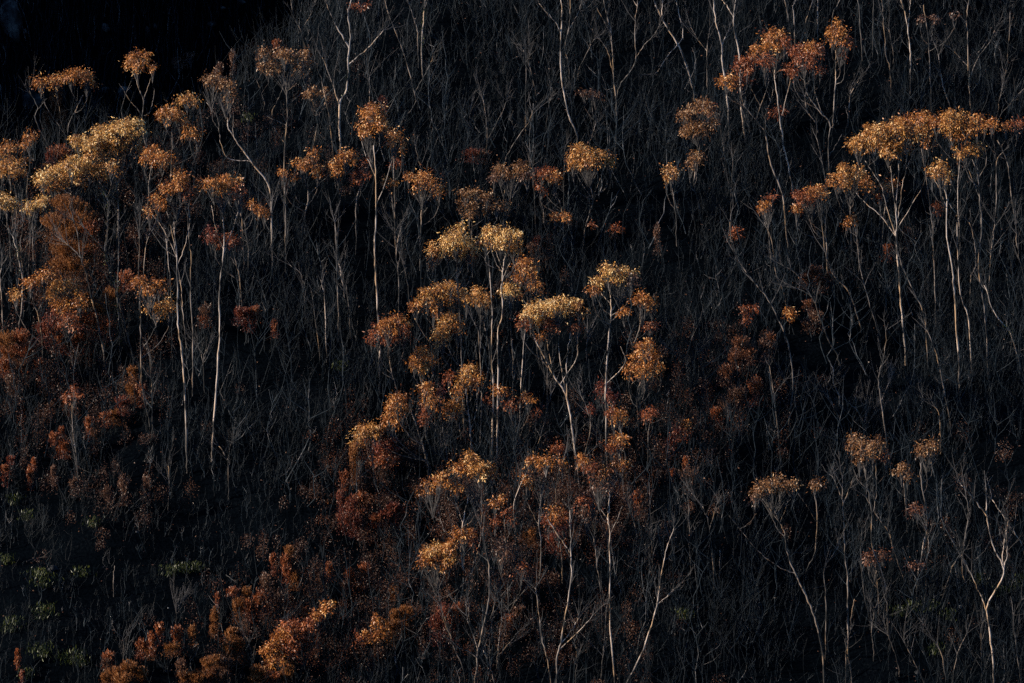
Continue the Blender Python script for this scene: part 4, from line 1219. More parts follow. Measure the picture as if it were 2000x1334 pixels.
Bt('I', [(1985, 1335), (1960, 1180), (1940, 950)], w=4.5, bark='bark_grey')
Bt('I', [(1140, 980), (1110, 850), (1090, 640), (1095, 480)], w=4.5, bark='bark_char')

# ------------------------------------------------------------------ scorched shrubs
S = shrub
S('A', 'rust', [(310, 560, 40, 90), (258, 665, 28, 60), (342, 650, 32, 66)], (318, 850), look='tall rust feathery column shrub at the gully rim upper left')
S('A', 'rust', [(330, 850, 70, 50), (290, 870, 45, 36, 1, 'red'), (370, 860, 40, 36)], (330, 1000), look='round rust shrub at the foot of the feathery column')
S('A', 'rust', [(1345, 275, 30, 22, .7), (1385, 262, 28, 26, .7), (1425, 250, 22, 24, .6)], (1390, 420), look='low dim rust shrub on the skyline left of the ridge top tree')
S('A', 'umber', [(1225, 390, 26, 46), (1300, 320, 20, 46)], (1260, 560), look='dull twin plumed shrub on the skyline above the diagonal trunk')
S('A', 'rust', [(1545, 235, 28, 18, .8)], (1550, 340), look='tiny rust shrub on the skyline right of the ridge top')
S('A', 'ginger', [(360, 1130, 90, 50), (430, 1160, 80, 46), (300, 1240, 80, 54), (450, 1210, 90, 60), (380, 1280, 90, 60), (500, 1280, 60, 60, 1, 'rust'), (360, 1390, 90, 56), (470, 1380, 90, 60), (340, 1470, 70, 46), (420, 1480, 80, 60)], (440, 1800), look='great ginger feathery bush under the golden crowns at left')
S('D', 'ginger', [(480, 430, 60, 50), (560, 470, 60, 46), (620, 400, 46, 46), (500, 540, 70, 50, 1, 'rust'), (590, 570, 66, 50, 1, 'rust'), (700, 300, 50, 40, .7, 'rust')], (560, 760), look='ginger bush right of the leafy golden tree at left')
S('D', 'rust', [(40, 650, 60, 50, 1, 'ginger'), (110, 640, 56, 46), (60, 720, 70, 50), (150, 720, 56, 56), (30, 790, 50, 44), (120, 790, 70, 56, .8, 'umber'), (220, 790, 30, 46, .7)], (100, 960), look='wide rust bush cut by the left edge at mid height')
S('D', 'rust', [(250, 590, 56, 50, .8, 'red'), (340, 640, 60, 46), (430, 640, 60, 46), (310, 560, 50, 50, .7, 'red')], (340, 800), look='reddish bush below the leafy golden tree at far left')
S('D', 'rust', [(1340, 500, 40, 36, 1, 'red'), (1390, 520, 44, 44, 1, 'red'), (1420, 490, 30, 30)], (1380, 680), look='dark red shrub right of the whitest trunk')
S('D', 'rust', [(1150, 490, 46, 40, .7, 'umber'), (1140, 540, 40, 26, .7)], (1150, 660), look='dim rust shrub close left of the whitest trunk')
S('D', 'rust', [(1530, 575, 22, 34)], (1530, 690), look='tiny rust plume far right of the dark red shrub')
S('D', 'ginger', [(738, 830, 34, 34), (735, 930, 36, 36), (785, 935, 34, 46, .8, 'rust')], (745, 1060), look='narrow ginger shrub beside the curved stem, lower left')
S('D', 'rust', [(680, 1000, 46, 36, 1, 'red'), (650, 1070, 50, 30, 1, 'ginger'), (590, 1080, 36, 30, .8)], (660, 1180), look='low red and ginger shrub left of the narrow one')
S('D', 'umber', [(500, 1120, 34, 46, .9, 'rust'), (530, 1180, 30, 46)], (515, 1320), look='dull plumed shrub in the dark, lower left')
S('D', 'rust', [(300, 1190, 26, 26), (360, 1235, 34, 40), (345, 1160, 18, 26)], (340, 1380), look='small brown shrub right of the little rust tuft stem')
S('D', 'umber', [(90, 930, 46, 40, .7), (60, 880, 40, 36, .7)], (80, 1060), look='faint umber bush below the wide rust bush at the left edge')
S('G', 'rust', [(340, 30, 36, 24), (360, 5, 28, 22)], (350, 130), look='low rust shrub at the top of the lower left dark')
S('G', 'rust', [(190, 100, 14, 28), (170, 165, 22, 46)], (172, 280), look='thin upright rust plume in the lower left dark')
S('G', 'red', [(30, 130, 30, 18, .8, 'rust'), (60, 80, 26, 16, .6), (30, 190, 28, 24, .5)], (35, 300), look='pinkish shrub against the left edge, lower left')
S('G', 'umber', [(300, 150, 18, 40, .7), (410, 215, 22, 36, .7)], (380, 330), look='faint brown twin plumes right of the thin upright rust plume')
S('G', 'umber', [(690, 220, 36, 60, .6), (600, 280, 36, 50, .5), (820, 220, 36, 60, .4)], (680, 400), look='grey brown brush bush left of lower centre dark')
S('G', 'ginger', [(1615, 590, 32, 32), (1590, 650, 30, 40, .8, 'rust'), (1525, 640, 18, 46, .8, 'rust'), (1645, 735, 32, 40), (1600, 700, 30, 40, .7, 'rust')], (1600, 880), look='bright ginger plume shrub alone in the lower left')
S('G', 'red', [(1900, 300, 22, 56), (1960, 350, 36, 80), (1915, 410, 40, 46), (1990, 430, 40, 50)], (1950, 560), dens=.55, look='tall red feathery shrub at the left foot of the central group')
S('G', 'ginger', [(1975, 60, 26, 80), (1920, 180, 30, 40, .8, 'rust'), (1830, 360, 22, 50, .7)], (1950, 330), look='ginger plume shrub above the tall red one')
S('G', 'rust', [(1835, 690, 22, 40), (1800, 750, 26, 40, .7, 'umber')], (1830, 860), look='dim rust plume shrub right of the bright ginger one')
S('G', 'rust', [(1945, 720, 26, 46, .8), (1920, 790, 30, 30, .6, 'umber')], (1940, 880), look='dim rust plume shrub second right of the bright ginger one')
S('G', 'ginger', [(1375, 830, 30, 40), (1330, 900, 36, 50), (1390, 900, 32, 50, .9, 'rust'), (1300, 815, 40, 18, .7, 'rust')], (1350, 1030), look='orange plumed shrub lower left, upper of the slope line')
S('G', 'ginger', [(1200, 960, 28, 50), (1210, 850, 14, 30, .7, 'rust'), (1190, 1030, 24, 26, .8)], (1200, 1120), look='slim brown shrub left of the orange plumed shrub')
S('G', 'ginger', [(1295, 1060, 40, 44), (1330, 1120, 40, 46), (1275, 1140, 34, 40), (1370, 1010, 26, 40, .6, 'umber')], (1310, 1250), look='rounded ginger shrub in the slope line, lower left')
S('G', 'rust', [(890, 1030, 26, 46), (845, 1090, 24, 46), (990, 1060, 40, 54, .8), (1075, 1050, 28, 46, 1, 'ginger'), (960, 1130, 56, 26, 1, 'ginger'), (790, 1120, 36, 40), (840, 1150, 40, 26, 1, 'ginger')], (930, 1260), look='wide rust shrub of many plumes near the bottom left')
S('G', 'ginger', [(640, 1280, 60, 40), (720, 1240, 50, 40), (790, 1280, 46, 46), (680, 1310, 60, 40), (590, 1300, 30, 26)], (690, 1440), look='ginger mound shrub cut by the bottom edge at left')
S('G', 'ginger', [(1010, 1230, 34, 36, 1, 'umber'), (1030, 1290, 40, 40), (1100, 1300, 50, 40), (1160, 1220, 50, 36), (1200, 1200, 36, 26, .8), (1170, 1280, 40, 40, .9, 'rust')], (1100, 1430), look='ginger mound shrub cut by the bottom edge, second from left')
S('G', 'umber', [(1255, 1230, 46, 46, .9), (1240, 1290, 46, 40, .8)], (1250, 1420), look='grey twiggy mound between the ginger mounds at the bottom edge')
S('G', 'orange', [(1830, 925, 40, 38), (1780, 965, 34, 30), (1730, 1010, 44, 44, .9, 'rust'), (1640, 1025, 66, 40, .9, 'rust'), (1580, 1080, 56, 50), (1510, 1150, 56, 44), (1610, 1140, 70, 60, .9, 'rust'), (1690, 1100, 50, 40, .8, 'rust'), (1560, 1210, 70, 46, .9)], (1640, 1400), leaf='leaf', look='largest bright orange leafy shrub slanting at the bottom left')
S('G', 'ginger', [(1440, 1270, 50, 40), (1420, 1310, 40, 34), (1600, 1280, 40, 50), (1520, 1300, 50, 36, .8, 'rust')], (1500, 1440), look='ginger mound in front of the largest bright orange shrub')
S('G', 'rust', [(605, 1180, 36, 32, .8), (590, 1220, 30, 26, .6, 'umber')], (600, 1300), look='pinkish brown tuft shrub above the left ginger mound')
S('G', 'rust', [(100, 1165, 16, 26), (95, 1210, 14, 26, .7)], (100, 1290), look='small orange red plume near the bottom left corner, upper')
S('G', 'red', [(125, 1290, 14, 34)], (125, 1380), look='small red plume near the bottom left corner, lower')
S('G', 'umber', [(1480, 760, 40, 50, .6), (1450, 860, 46, 60, .5, 'rust'), (1560, 870, 46, 60, .4), (1700, 950, 30, 40, .5, 'rust')], (1500, 1000), look='dull brown brush behind the orange plumed shrub')
S('H', 'red', [(330, 350, 40, 36), (290, 390, 50, 36), (370, 370, 40, 46), (240, 410, 36, 30, .7, 'rust')], (310, 520), dens=.7, look='bright red feathery shrub left of lower centre')
S('H', 'red', [(620, 940, 46, 60), (580, 1000, 46, 60), (650, 1010, 50, 60), (700, 930, 36, 46, .8, 'rust')], (620, 1160), look='brightest red feathery bush at lower centre bottom')
S('H', 'ginger', [(350, 950, 36, 36), (410, 930, 44, 36), (330, 1010, 46, 40), (400, 980, 40, 34)], (360, 1140), look='ginger shrub left of the brightest red bush, upper of two')
S('H', 'orange', [(240, 1020, 40, 50), (280, 1075, 50, 44), (210, 1090, 40, 40), (150, 1090, 30, 30, .6, 'rust')], (240, 1220), leaf='leaf', look='orange leafy shrub left of the brightest red bush, lower of two')
S('H', 'red', [(280, 30, 46, 34), (310, 90, 44, 40, 1, 'rust'), (260, 110, 40, 40, .8, 'rust'), (330, 10, 30, 30, .7)], (290, 250), leaf='leaf', look='pinkish red leafy shrub below the leaning orange tree')
S('H', 'rust', [(160, 300, 40, 40, .8), (110, 330, 36, 46, .7), (60, 380, 30, 50, .8, 'red')], (110, 480), look='rust shrub left of the bright red feathery shrub')
S('H', 'ginger', [(1110, 500, 26, 36), (1070, 510, 20, 24, .8)], (1105, 640), look='small ginger plume between the lower centre trunks')
S('H', 'red', [(1230, 530, 50, 40, .9), (1280, 560, 40, 36, .7, 'rust')], (1250, 680), look='red brown shrub under the leafy red and orange tree')
S('H', 'rust', [(1700, 300, 34, 50, .8), (1720, 350, 26, 40, .6, 'umber')], (1700, 480), look='tall dim rust plume right of the ragged orange tree')
S('H', 'rust', [(1060, 785, 26, 26, 1, 'red'), (1040, 830, 30, 26, .6, 'umber')], (1050, 940), look='tiny red tuft shrub by the slanting pale stick, lower centre')
S('H', 'umber', [(1040, 930, 46, 36, .7), (990, 970, 36, 30, .5, 'rust')], (1030, 1080), look='dull leafy shrub below the tiny red tuft, lower centre')
S('H', 'rust', [(340, 820, 30, 26, .9, 'ginger'), (180, 700, 40, 50, .5), (90, 740, 36, 50, .5)], (200, 860), look='scattered brown shrub left of the broad low orange crown')
S('F', 'bronze', [(420, 670, 50, 44), (400, 750, 54, 50), (340, 830, 54, 42), (470, 720, 40, 40, .7), (560, 680, 50, 46, .5, 'umber'), (590, 640, 30, 30, .6)], (430, 980), look='large dim pinkish rust bush right of centre')
S('F', 'umber', [(500, 910, 50, 56, .8, 'rust'), (400, 960, 60, 50), (330, 1000, 46, 40, .8), (280, 1060, 36, 36, .9, 'rust')], (420, 1160), look='dull brown lower bush beneath the large pinkish rust bush')
S('F', 'bronze', [(830, 270, 46, 36), (870, 320, 36, 36), (780, 310, 36, 30, .7), (920, 295, 22, 22, .8)], (850, 460), look='dim rust leafy shrub on the big dark leaning trunk')
S('F', 'bronze', [(800, 450, 36, 20), (840, 520, 46, 40, .5, 'umber'), (800, 560, 50, 30, .4, 'umber')], (820, 650), look='lower dim shrub under the dark leaning trunk')
S('F', 'orange', [(690, 490, 18, 26), (692, 525, 14, 20)], (695, 620), leaf='leaf', look='single small orange tuft left of the dark leaning trunk')
S('F', 'rust', [(400, 65, 28, 18), (375, 90, 18, 26, .5, 'umber')], (390, 190), leaf='leaf', look='small rust tuft at right of centre, upper of two')
S('F', 'rust', [(490, 488, 32, 18, .9), (440, 490, 20, 14, .6), (455, 550, 16, 16, .8)], (480, 620), leaf='leaf', look='small rust tuft above the large pinkish rust bush')
S('F', 'red', [(100, 1190, 40, 40, 1, 'rust'), (60, 1180, 30, 34), (120, 1130, 24, 18, 1, 'orange'), (20, 1240, 24, 20)], (85, 1340), leaf='leaf', look='red speckled leafy shrub right of the central group foot')
S('F', 'umber', [(1240, 150, 36, 36, .8, 'rust'), (1350, 70, 24, 50, .7)], (1270, 300), look='dull bush hugging the trunk of the broadest right crown')
S('I', 'umber', [(115, 90, 18, 26, .7, 'rust'), (40, 150, 16, 14, .6, 'rust'), (130, 160, 60, 60, .35)], (100, 300), look='faint twiggy bush at the left of the lower right dark')
S('E', 'umber', [(1140, 100, 30, 26, .8, 'red'), (1180, 120, 36, 36, .7), (1120, 140, 40, 40, .5)], (1160, 280), look='dark maroon shrub right of the brightest golden crown')
S('E', 'umber', [(1565, 45, 28, 22, .8)], (1565, 160), look='tiny maroon tuft above the slender golden tree')
S('E', 'umber', [(1810, 60, 22, 60, .7)], (1810, 220), look='thin maroon plume at upper right of the egg crown')
S('E', 'rust', [(280, 1290, 50, 34, 1, 'red'), (330, 1240, 36, 40, .7, 'umber'), (450, 1260, 60, 50, .4, 'umber')], (330, 1420), look='reddish brush shrub right of the lowest left amber crown')
S('B', 'umber', [(780, 850, 60, 26, .8, 'red'), (840, 860, 50, 26, .6)], (810, 960), look='dark maroon low shrub at the top centre dark')
S('B', 'umber', [(280, 560, 36, 26, .8, 'red')], (285, 680), look='small maroon tuft above the orange ball crown')
S('B', 'rust', [(130, 40, 34, 22, .8), (180, 40, 20, 12, .6)], (145, 170), leaf='leaf', look='small rust tuft at the top edge beside the bare forked tree')
S('B', 'rust', [(360, 920, 22, 26, .8)], (365, 1030), leaf='leaf', look='tiny rust clump under the orange tuft with the tail')
S('C', 'rust', [(640, 620, 40, 24, .7), (600, 640, 24, 20, .5)], (630, 760), leaf='leaf', look='faint rust shrub behind the tan trunk of the upper right group')
S('C', 'rust', [(400, 1305, 26, 16)], (400, 1420), leaf='leaf', look='tiny rust tuft low between the stacked crowns and right group')
S('B', 'rust', [(1580, 1275, 34, 16, .6), (1450, 1250, 30, 12, .4)], (1570, 1380), leaf='leaf', look='faint rust tuft right below the goblet tree')

# ------------------------------------------------------------------ labels of the leafless trees and the shrubs
ORD = ['first', 'second', 'third', 'fourth', 'fifth', 'sixth', 'seventh', 'eighth', 'ninth', 'tenth', 'eleventh', 'twelfth',
       'thirteenth', 'fourteenth', 'fifteenth', 'sixteenth', 'seventeenth', 'eighteenth', 'nineteenth', 'twentieth',
       'twenty-first', 'twenty-second', 'twenty-third', 'twenty-fourth', 'twenty-fifth', 'twenty-sixth']
zones = {}
for item in BARE:
    root, PP, nb, w, bark = item
    mx_, my_ = np.mean([p[0] for p in PP[1:]]), np.mean([min(max(p[1], 0), 1334) for p in PP[1:]])
    col = ['left', 'centre left', 'centre right', 'right'][min(3, max(0, int(mx_ // 500)))]
    row = ['top', 'upper middle', 'lower middle', 'bottom'][min(3, max(0, int(my_ // 334)))]
    zones.setdefault((row, col), []).append((mx_, item))
for (row, col), items in zones.items():
    items.sort(key=lambda t: t[0])
    for i, (mx_, (root, PP, nb, w, bark)) in enumerate(items):
        dx = PP[-1][0] - PP[0][0]
        dy = PP[0][1] - PP[-1][1]
        lean = 'leaning right' if dx > 0.28 * dy else 'leaning left' if dx < -0.28 * dy else 'upright'
        tone = {'bark_pale': 'pale', 'bark_grey': 'grey', 'bark_char': 'blackened'}[bark]
        size = 'thick' if w >= 6.5 else 'thin' if w <= 4 else 'slim'
        fork = ' forked' if nb else ''
        tag(root, f"{size} {tone} {lean}{fork} bare trunk, {ORD[i]} from left in {row} {col}", "tree",
            "leafless dead trees on the burnt slope")
for root, px, pal, leaf, nl, mh, look in SHRUBS:
    tag(root, look, "shrub", "scorched shrubs on the burnt slope")

# ------------------------------------------------------------------ the burnt thicket
def noise2(x, y, f, s):
    return (np.sin(x * f + s) * np.cos(y * f * 0.8 + 1.7 * s) + np.sin((x + y) * f * 0.57 + 2.1 * s) * np.cos((x - y) * f * 0.71 + s)) * 0.5


def to_px(P):
    d = P - CAM
    zc = d @ FWD
    return np.stack([1000 + FPX * (d @ RGT) / zc, 667 - FPX * (d @ UPV) / zc], -1)


def scatter(n, x0, x1, y0, y1):
    x = rng.uniform(x0, x1, n)
    y = rng.uniform(y0, y1, n)
    yc = np.interp(x, CRX, CRY)
    keep = y < yc + 2.5
    x, y = x[keep], y[keep]
    return x, y, height(x, y)


def in_dark(px):
    """the open, sparsely grown hollow at the lower left"""
    a = np.clip((700 - px[:, 0] - 0.25 * (px[:, 1] - 1000)) / 250, 0, 1)
    b = np.clip((px[:, 1] - 850) / 150, 0, 1)
    return a * b


def stems(x, y, z, h, r, K=5, lean=0.12, wob=0.035, bend=0.10):
    n = len(x)
    s = np.linspace(0, 1, K)[None, :, None]
    B = np.stack([x, y, z - 0.05], -1)[:, None, :]
    L = rng.normal(0, lean, (n, 1, 3))
    L[:, :, 2] = 1
    L = L * h[:, None, None]
    Bd = rng.normal(0, bend, (n, 1, 3)) * h[:, None, None]
    Bd[:, :, 2] = 0
    P = B + L * s + Bd * np.sin(s * math.pi) + rng.normal(0, wob, (n, K, 3)) * h[:, None, None] * 0.5 * (s > 0)
    R = r[:, None] * np.linspace(1, 0.4, K)[None, :]
    return P, R


def branch_off(P, R, m, lo=0.35, ln=0.5):
    """m side twigs from random stems"""
    n, K, _ = P.shape
    i = rng.integers(0, n, m)
    t = rng.uniform(lo, 0.9, m) * (K - 1)
    j = t.astype(int)
    f = (t - j)[:, None]
    S = P[i, j] * (1 - f) + P[i, np.minimum(j + 1, K - 1)] * f
    H = (P[i, -1, 2] - P[i, 0, 2])
    d = rng.normal(0, 0.55, (m, 3))
    d[:, 2] = rng.uniform(0.45, 1.1, m)
    T = S + unit(d) * (H * rng.uniform(0.12, ln, m))[:, None]
    s = np.linspace(0, 1, 3)[None, :, None]
    C = S + (T - S) * np.array([0.7, 0.7, 0.4])
    Q = (1 - s) ** 2 * S[:, None] + 2 * s * (1 - s) * C[:, None] + s ** 2 * T[:, None] + rng.normal(0, 0.014, (m, 3, 3)) * (s > 0)
    RR = (R[i, 0] * 0.55)[:, None] * np.array([1, 0.75, 0.4])[None]
    return Q, RR, i


# 300 individual saplings, the largest ones in view
proto = []
for k in range(20):
    h = np.array([rng.uniform(2.0, 3.4)])
    P, R = stems(np.zeros(1), np.zeros(1), np.zeros(1), h, np.array([rng.uniform(0.014, 0.024)]), K=9, lean=0.09, wob=0.03, bend=0.08)
    mb = MB()
    V, Q = tubes(P, R, 5)
    mb.add(V, Q, np.full(len(V), rng.uniform(0.35, 0.88)))
    BQ, BR, bi = branch_off(P, R, int(rng.integers(5, 12)), 0.35, 0.45)
    V, Q = tubes(BQ, BR, 4)
    mb.add(V, Q, np.full(len(V), rng.uniform(0.45, 0.85)))
    Vv = np.concatenate(mb.V)
    me = mesh_from_quads("burnt_sapling", Vv, np.concatenate(mb.Q), np.concatenate(mb.R), True)
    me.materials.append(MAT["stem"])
    proto.append(me)
placed = 0
while placed < 300:
    px, py = rng.uniform(10, 1990), rng.uniform(150, 1330)
    g = ground_hit(px, py)
    if g[1] > np.interp(g[0], CRX, CRY) - 0.5:
        continue
    if in_dark(np.array([[px, py]]))[0] > rng.random():
        continue
    o = bpy.data.objects.new("burnt_sapling", proto[placed % len(proto)])
    o.location = g
    o.rotation_euler = (0, 0, rng.uniform(0, 6.28))
    sc_ = rng.uniform(0.8, 1.2)
    o.scale = (sc_, sc_, sc_)
    COL.objects.link(o)
    tag(o, "thin leafless charred sapling standing in the dense burnt thicket", "sapling", "charred saplings in the thicket")
    placed += 1

# all the rest of the thicket: nobody could count it
mb = MB()
x, y, z = scatter(46000, -30, 30, 150, 222)
pxs = to_px(np.stack([x, y, z], -1))
dn = 0.60 + 0.85 * noise2(x, y, 0.55, 1.0) + 0.55 * noise2(x, y, 1.5, 4.0)
dn = np.clip(dn * 1.15, 0.06, 1) * (1 - 0.2 * in_dark(pxs))
inview = (pxs[:, 0] > -150) & (pxs[:, 0] < 2150) & (pxs[:, 1] > -40) & (pxs[:, 1] < 1500)
keep = (rng.random(len(x)) < dn) & inview
x, y, z, pxs = x[keep], y[keep], z[keep], pxs[keep]
hs = np.clip(rng.gamma(5.0, 0.30, len(x)) * (1.0 + 0.35 * noise2(x, y, 0.4, 7.0)), 0.35, 3.4) * (1 - 0.6 * in_dark(pxs))
rs = np.where(rng.random(len(x)) < 0.06, rng.uniform(0.018, 0.032, len(x)), rng.uniform(0.005, 0.014, len(x)))
P, R = stems(x, y, z, hs, rs, 5, 0.17, 0.05, 0.13)
V, Q = tubes(P, R, 3)
tone = np.clip(rng.beta(2.0, 2.4, len(x)) * 0.95, 0, 1)
mb.add(V, Q, np.repeat(tone, 15))
BQ, BR, bi = branch_off(P, R, 46000)
V, Q = tubes(BQ, BR, 3)
mb.add(V, Q, np.repeat(np.clip(tone[bi] + rng.normal(0, 0.1, len(bi)), 0, 1), 9))
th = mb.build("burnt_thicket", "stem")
th["kind"] = "stuff"
tag(th, "dense thicket of thin charred stems covering the whole slope", "thicket")
print("thicket stems", len(x))

# dead twiggy brush: fine fans of grey twigs
mb = MB()
x, y, z = scatter(5200, -27, 27, 152, 215)
pxs = to_px(np.stack([x, y, z], -1))
dn = 0.45 + 0.7 * noise2(x, y, 0.45, 9.0)
keep = (rng.random(len(x)) < dn * (1 - 0.1 * in_dark(pxs))) & (pxs[:, 0] > -60) & (pxs[:, 0] < 2060) & (pxs[:, 1] > 0) & (pxs[:, 1] < 1420)
x, y, z = x[keep], y[keep], z[keep]
ns = rng.integers(3, 7, len(x))
hh = rng.uniform(0.4, 1.35, len(x))
ii = np.repeat(np.arange(len(x)), ns)
P, R = stems(x[ii] + rng.normal(0, 0.10, len(ii)), y[ii] + rng.normal(0, 0.10, len(ii)), z[ii], hh[ii] * rng.uniform(0.6, 1.1, len(ii)),
             rng.uniform(0.005, 0.009, len(ii)), 5, 0.32, 0.05, 0.16)
tn = np.clip(rng.normal(0.5, 0.2, len(x)), 0, 1)
V, Q = tubes(P, R, 3)
mb.add(V, Q, np.repeat(tn[ii], 15))
BQ, BR, bi = branch_off(P, R, len(ii) * 3, 0.25, 0.45)
V, Q = tubes(BQ, BR, 3)
mb.add(V, Q, np.repeat(tn[ii][bi], 9))
br_ = mb.build("dead_brush", "twig")
br_["kind"] = "stuff"
tag(br_, "low tangle of fine grey dead twigs between the charred stems", "brush")

# withered undergrowth still holding dull brown leaves: one mass between the trees
zones_ = [(960, 1110, 280, 200, 'rust', 170), (1180, 960, 120, 110, 'rust', 50), (1440, 740, 110, 150, 'rust', 60), (900, 960, 230, 90, 'rust', 70), (1080, 1000, 200, 120, 'umber', 90), (640, 1230, 260, 100, 'rust', 90),
          (140, 560, 160, 140, 'rust', 110), (60, 720, 110, 130, 'rust', 70), (220, 760, 160, 110, 'umber', 50), (1330, 860, 170, 170, 'umber', 80),
          (700, 960, 80, 140, 'rust', 40), (700, 1080, 160, 160, 'umber', 80), (450, 260, 260, 120, 'umber', 70), (1010, 520, 120, 60, 'umber', 24),
          (300, 380, 260, 110, 'umber', 70), (1900, 1000, 200, 200, 'umber', 30), (150, 950, 180, 90, 'umber', 30), (1000, 1250, 330, 100, 'umber', 80)]
acc = {'rust': MB(), 'umber': MB()}
for zx, zy, sx, sy, pl, cnt in zones_:
    for _ in range(int(cnt * (0.95 if pl == 'rust' else 0.9))):
        q = (rng.normal(zx, sx * 0.55), rng.normal(zy, sy * 0.55) + 25)
        g = ground_hit(*q)
        if g[1] > np.interp(g[0], CRX, CRY) - 0.3 or q[1] > 1420:
            continue
        hh = rng.uniform(0.5, 1.5) * (1.35 if zx < 250 and pl == 'rust' else 1.0)
        n = int(rng.integers(80, 240))
        a = rng.uniform(0, 6.28, n)
        q_ = rng.random(n) ** 0.6
        zz = rng.beta(3, 1.6, n) * hh
        wd = rng.uniform(0.18, 0.4)
        C = g + np.stack([np.cos(a) * q_ * wd, np.sin(a) * q_ * wd, zz * (1.1 - 0.3 * q_)], -1)
        V, Q = leaves(C, rng.normal(0, 0.6, (n, 3)) + np.array([0, 0, 0.6]), rng.uniform(0.035, 0.075, n), rng.uniform(0.010, 0.02, n))
        acc[pl if rng.random() < 0.6 else 'umber'].add(V, Q, np.repeat(np.clip(rng.beta(2, 2.5, n) * 0.8 + rng.normal(-0.05, 0.15), 0, 1), 4))
for pl, mb_ in acc.items():
    o = mb_.build("withered_undergrowth", 'bronze' if pl == 'rust' else pl)
    o["kind"] = "stuff"
    tag(o, {'rust': "rust brown withered undergrowth between the trees of the lower slope", 'umber': "dull brown withered undergrowth spread through the thicket"}[pl], "undergrowth")

# fallen leaves and ash flecks on the black ground
x, y, z = scatter(9000, -28, 28, 150, 215)
C = np.stack([x, y, z + 0.03], -1)
V, Q = leaves(C, rng.normal(size=(len(x), 3)) * np.array([1, 1, 0.3]), rng.uniform(0.05, 0.12, len(x)), rng.uniform(0.02, 0.05, len(x)))
mb = MB()
mb.add(V, Q, np.repeat(rng.random(len(x)), 4))
lt = mb.build("leaf_litter", "umber")
lt["kind"] = "stuff"
tag(lt, "scattered dead leaves fallen on the black ground", "leaf litter")

# ------------------------------------------------------------------ green regrowth tufts
tufts = [('G', 80, 325, 'at left edge top of the lower left dark'), ('G', 150, 412, 'below the left edge pair, lower left'),
         ('G', 515, 450, 'standing single, right of the other upper ones, lower left'), ('G', 240, 785, 'largest, beside the pale rock'),
         ('G', 205, 735, 'just left above the pale rock'), ('G', 945, 722, 'left of three in a row, lower left'),
         ('G', 1020, 702, 'middle of three in a row, lower left'), ('G', 1094, 702, 'right of three in a row, lower left'),
         ('G', 60, 1040, 'wide, near the left edge bottom'), ('G', 240, 965, 'dim, right of the wide one'),
         ('G', 392, 1215, 'tallest, near the bottom left'), ('G', 448, 1225, 'right beside the tallest'),
         ('G', 240, 1190, 'left beside the tallest, dim'), ('G', 150, 1295, 'by the small red plume at bottom left'),
         ('G', 458, 728, 'narrow, right of the pale rock'), ('G', 30, 655, 'tiny, at the left edge by the fallen stick'),
         ('I', 1500, 1160, 'lowest one, lower right'), ('I', 1310, 950, 'leftmost of the right hand patch, lower right'),
         ('I', 1580, 968, 'tiny bright, lower right'), ('I', 1975, 800, 'large leafy, at the right edge'),
         ('I', 1382, 915, 'second from left of the right hand patch'), ('I', 1482, 920, 'third from left of the right hand patch'),
         ('I', 1742, 768, 'left of the bright curved trunk, lower right'), ('I', 1868, 832, 'right of the bright curved trunk, lower right'),
         ('I', 100, 962, 'alone in the dark right of lower centre'), ('E', 40, 815, 'alone in the dark left of centre'),
         ('A', 1380, 665, 'among stems below the upper left diagonal trunk'), ('H', 1955, 965, 'at far right of lower centre')]
for tl, a, b_, where in tufts:
    q = tp(tl, (a, b_ + 18))
    g = ground_hit(*q)
    big = 1.5 if ('large' in where or 'tallest,' in where or 'wide' in where) else 1.0
    n = int(110 * big)
    k = rng.normal(0, 0.16 * big, (n, 2))
    C = g + np.stack([k[:, 0], k[:, 1] * 0.7, rng.uniform(0.05, 0.42, n) * big], -1)
    V, Q = leaves(C, rng.normal(0, 0.35, (n, 3)) + np.array([0, 0, 1.0]), rng.uniform(0.09, 0.2, n), rng.uniform(0.016, 0.03, n))
    mb = MB()
    mb.add(V, Q, np.repeat(rng.random(n), 4))
    root = empty("regrowth_tuft", g)
    mb.build("blades", "green", root, g)
    mb = MB()
    S_ = g + np.stack([rng.normal(0, .1, 14), rng.normal(0, .1, 14), rng.uniform(.2, .4, 14)], -1)
    V, Q = twig_fan(g - np.array([0, 0, .03]), S_, 0.006)
    mb.add(V, Q)
    mb.build("stalks", "green", root, g)
    tag(root, "fresh green regrowth tuft, " + where, "grass tuft", "green regrowth tufts")

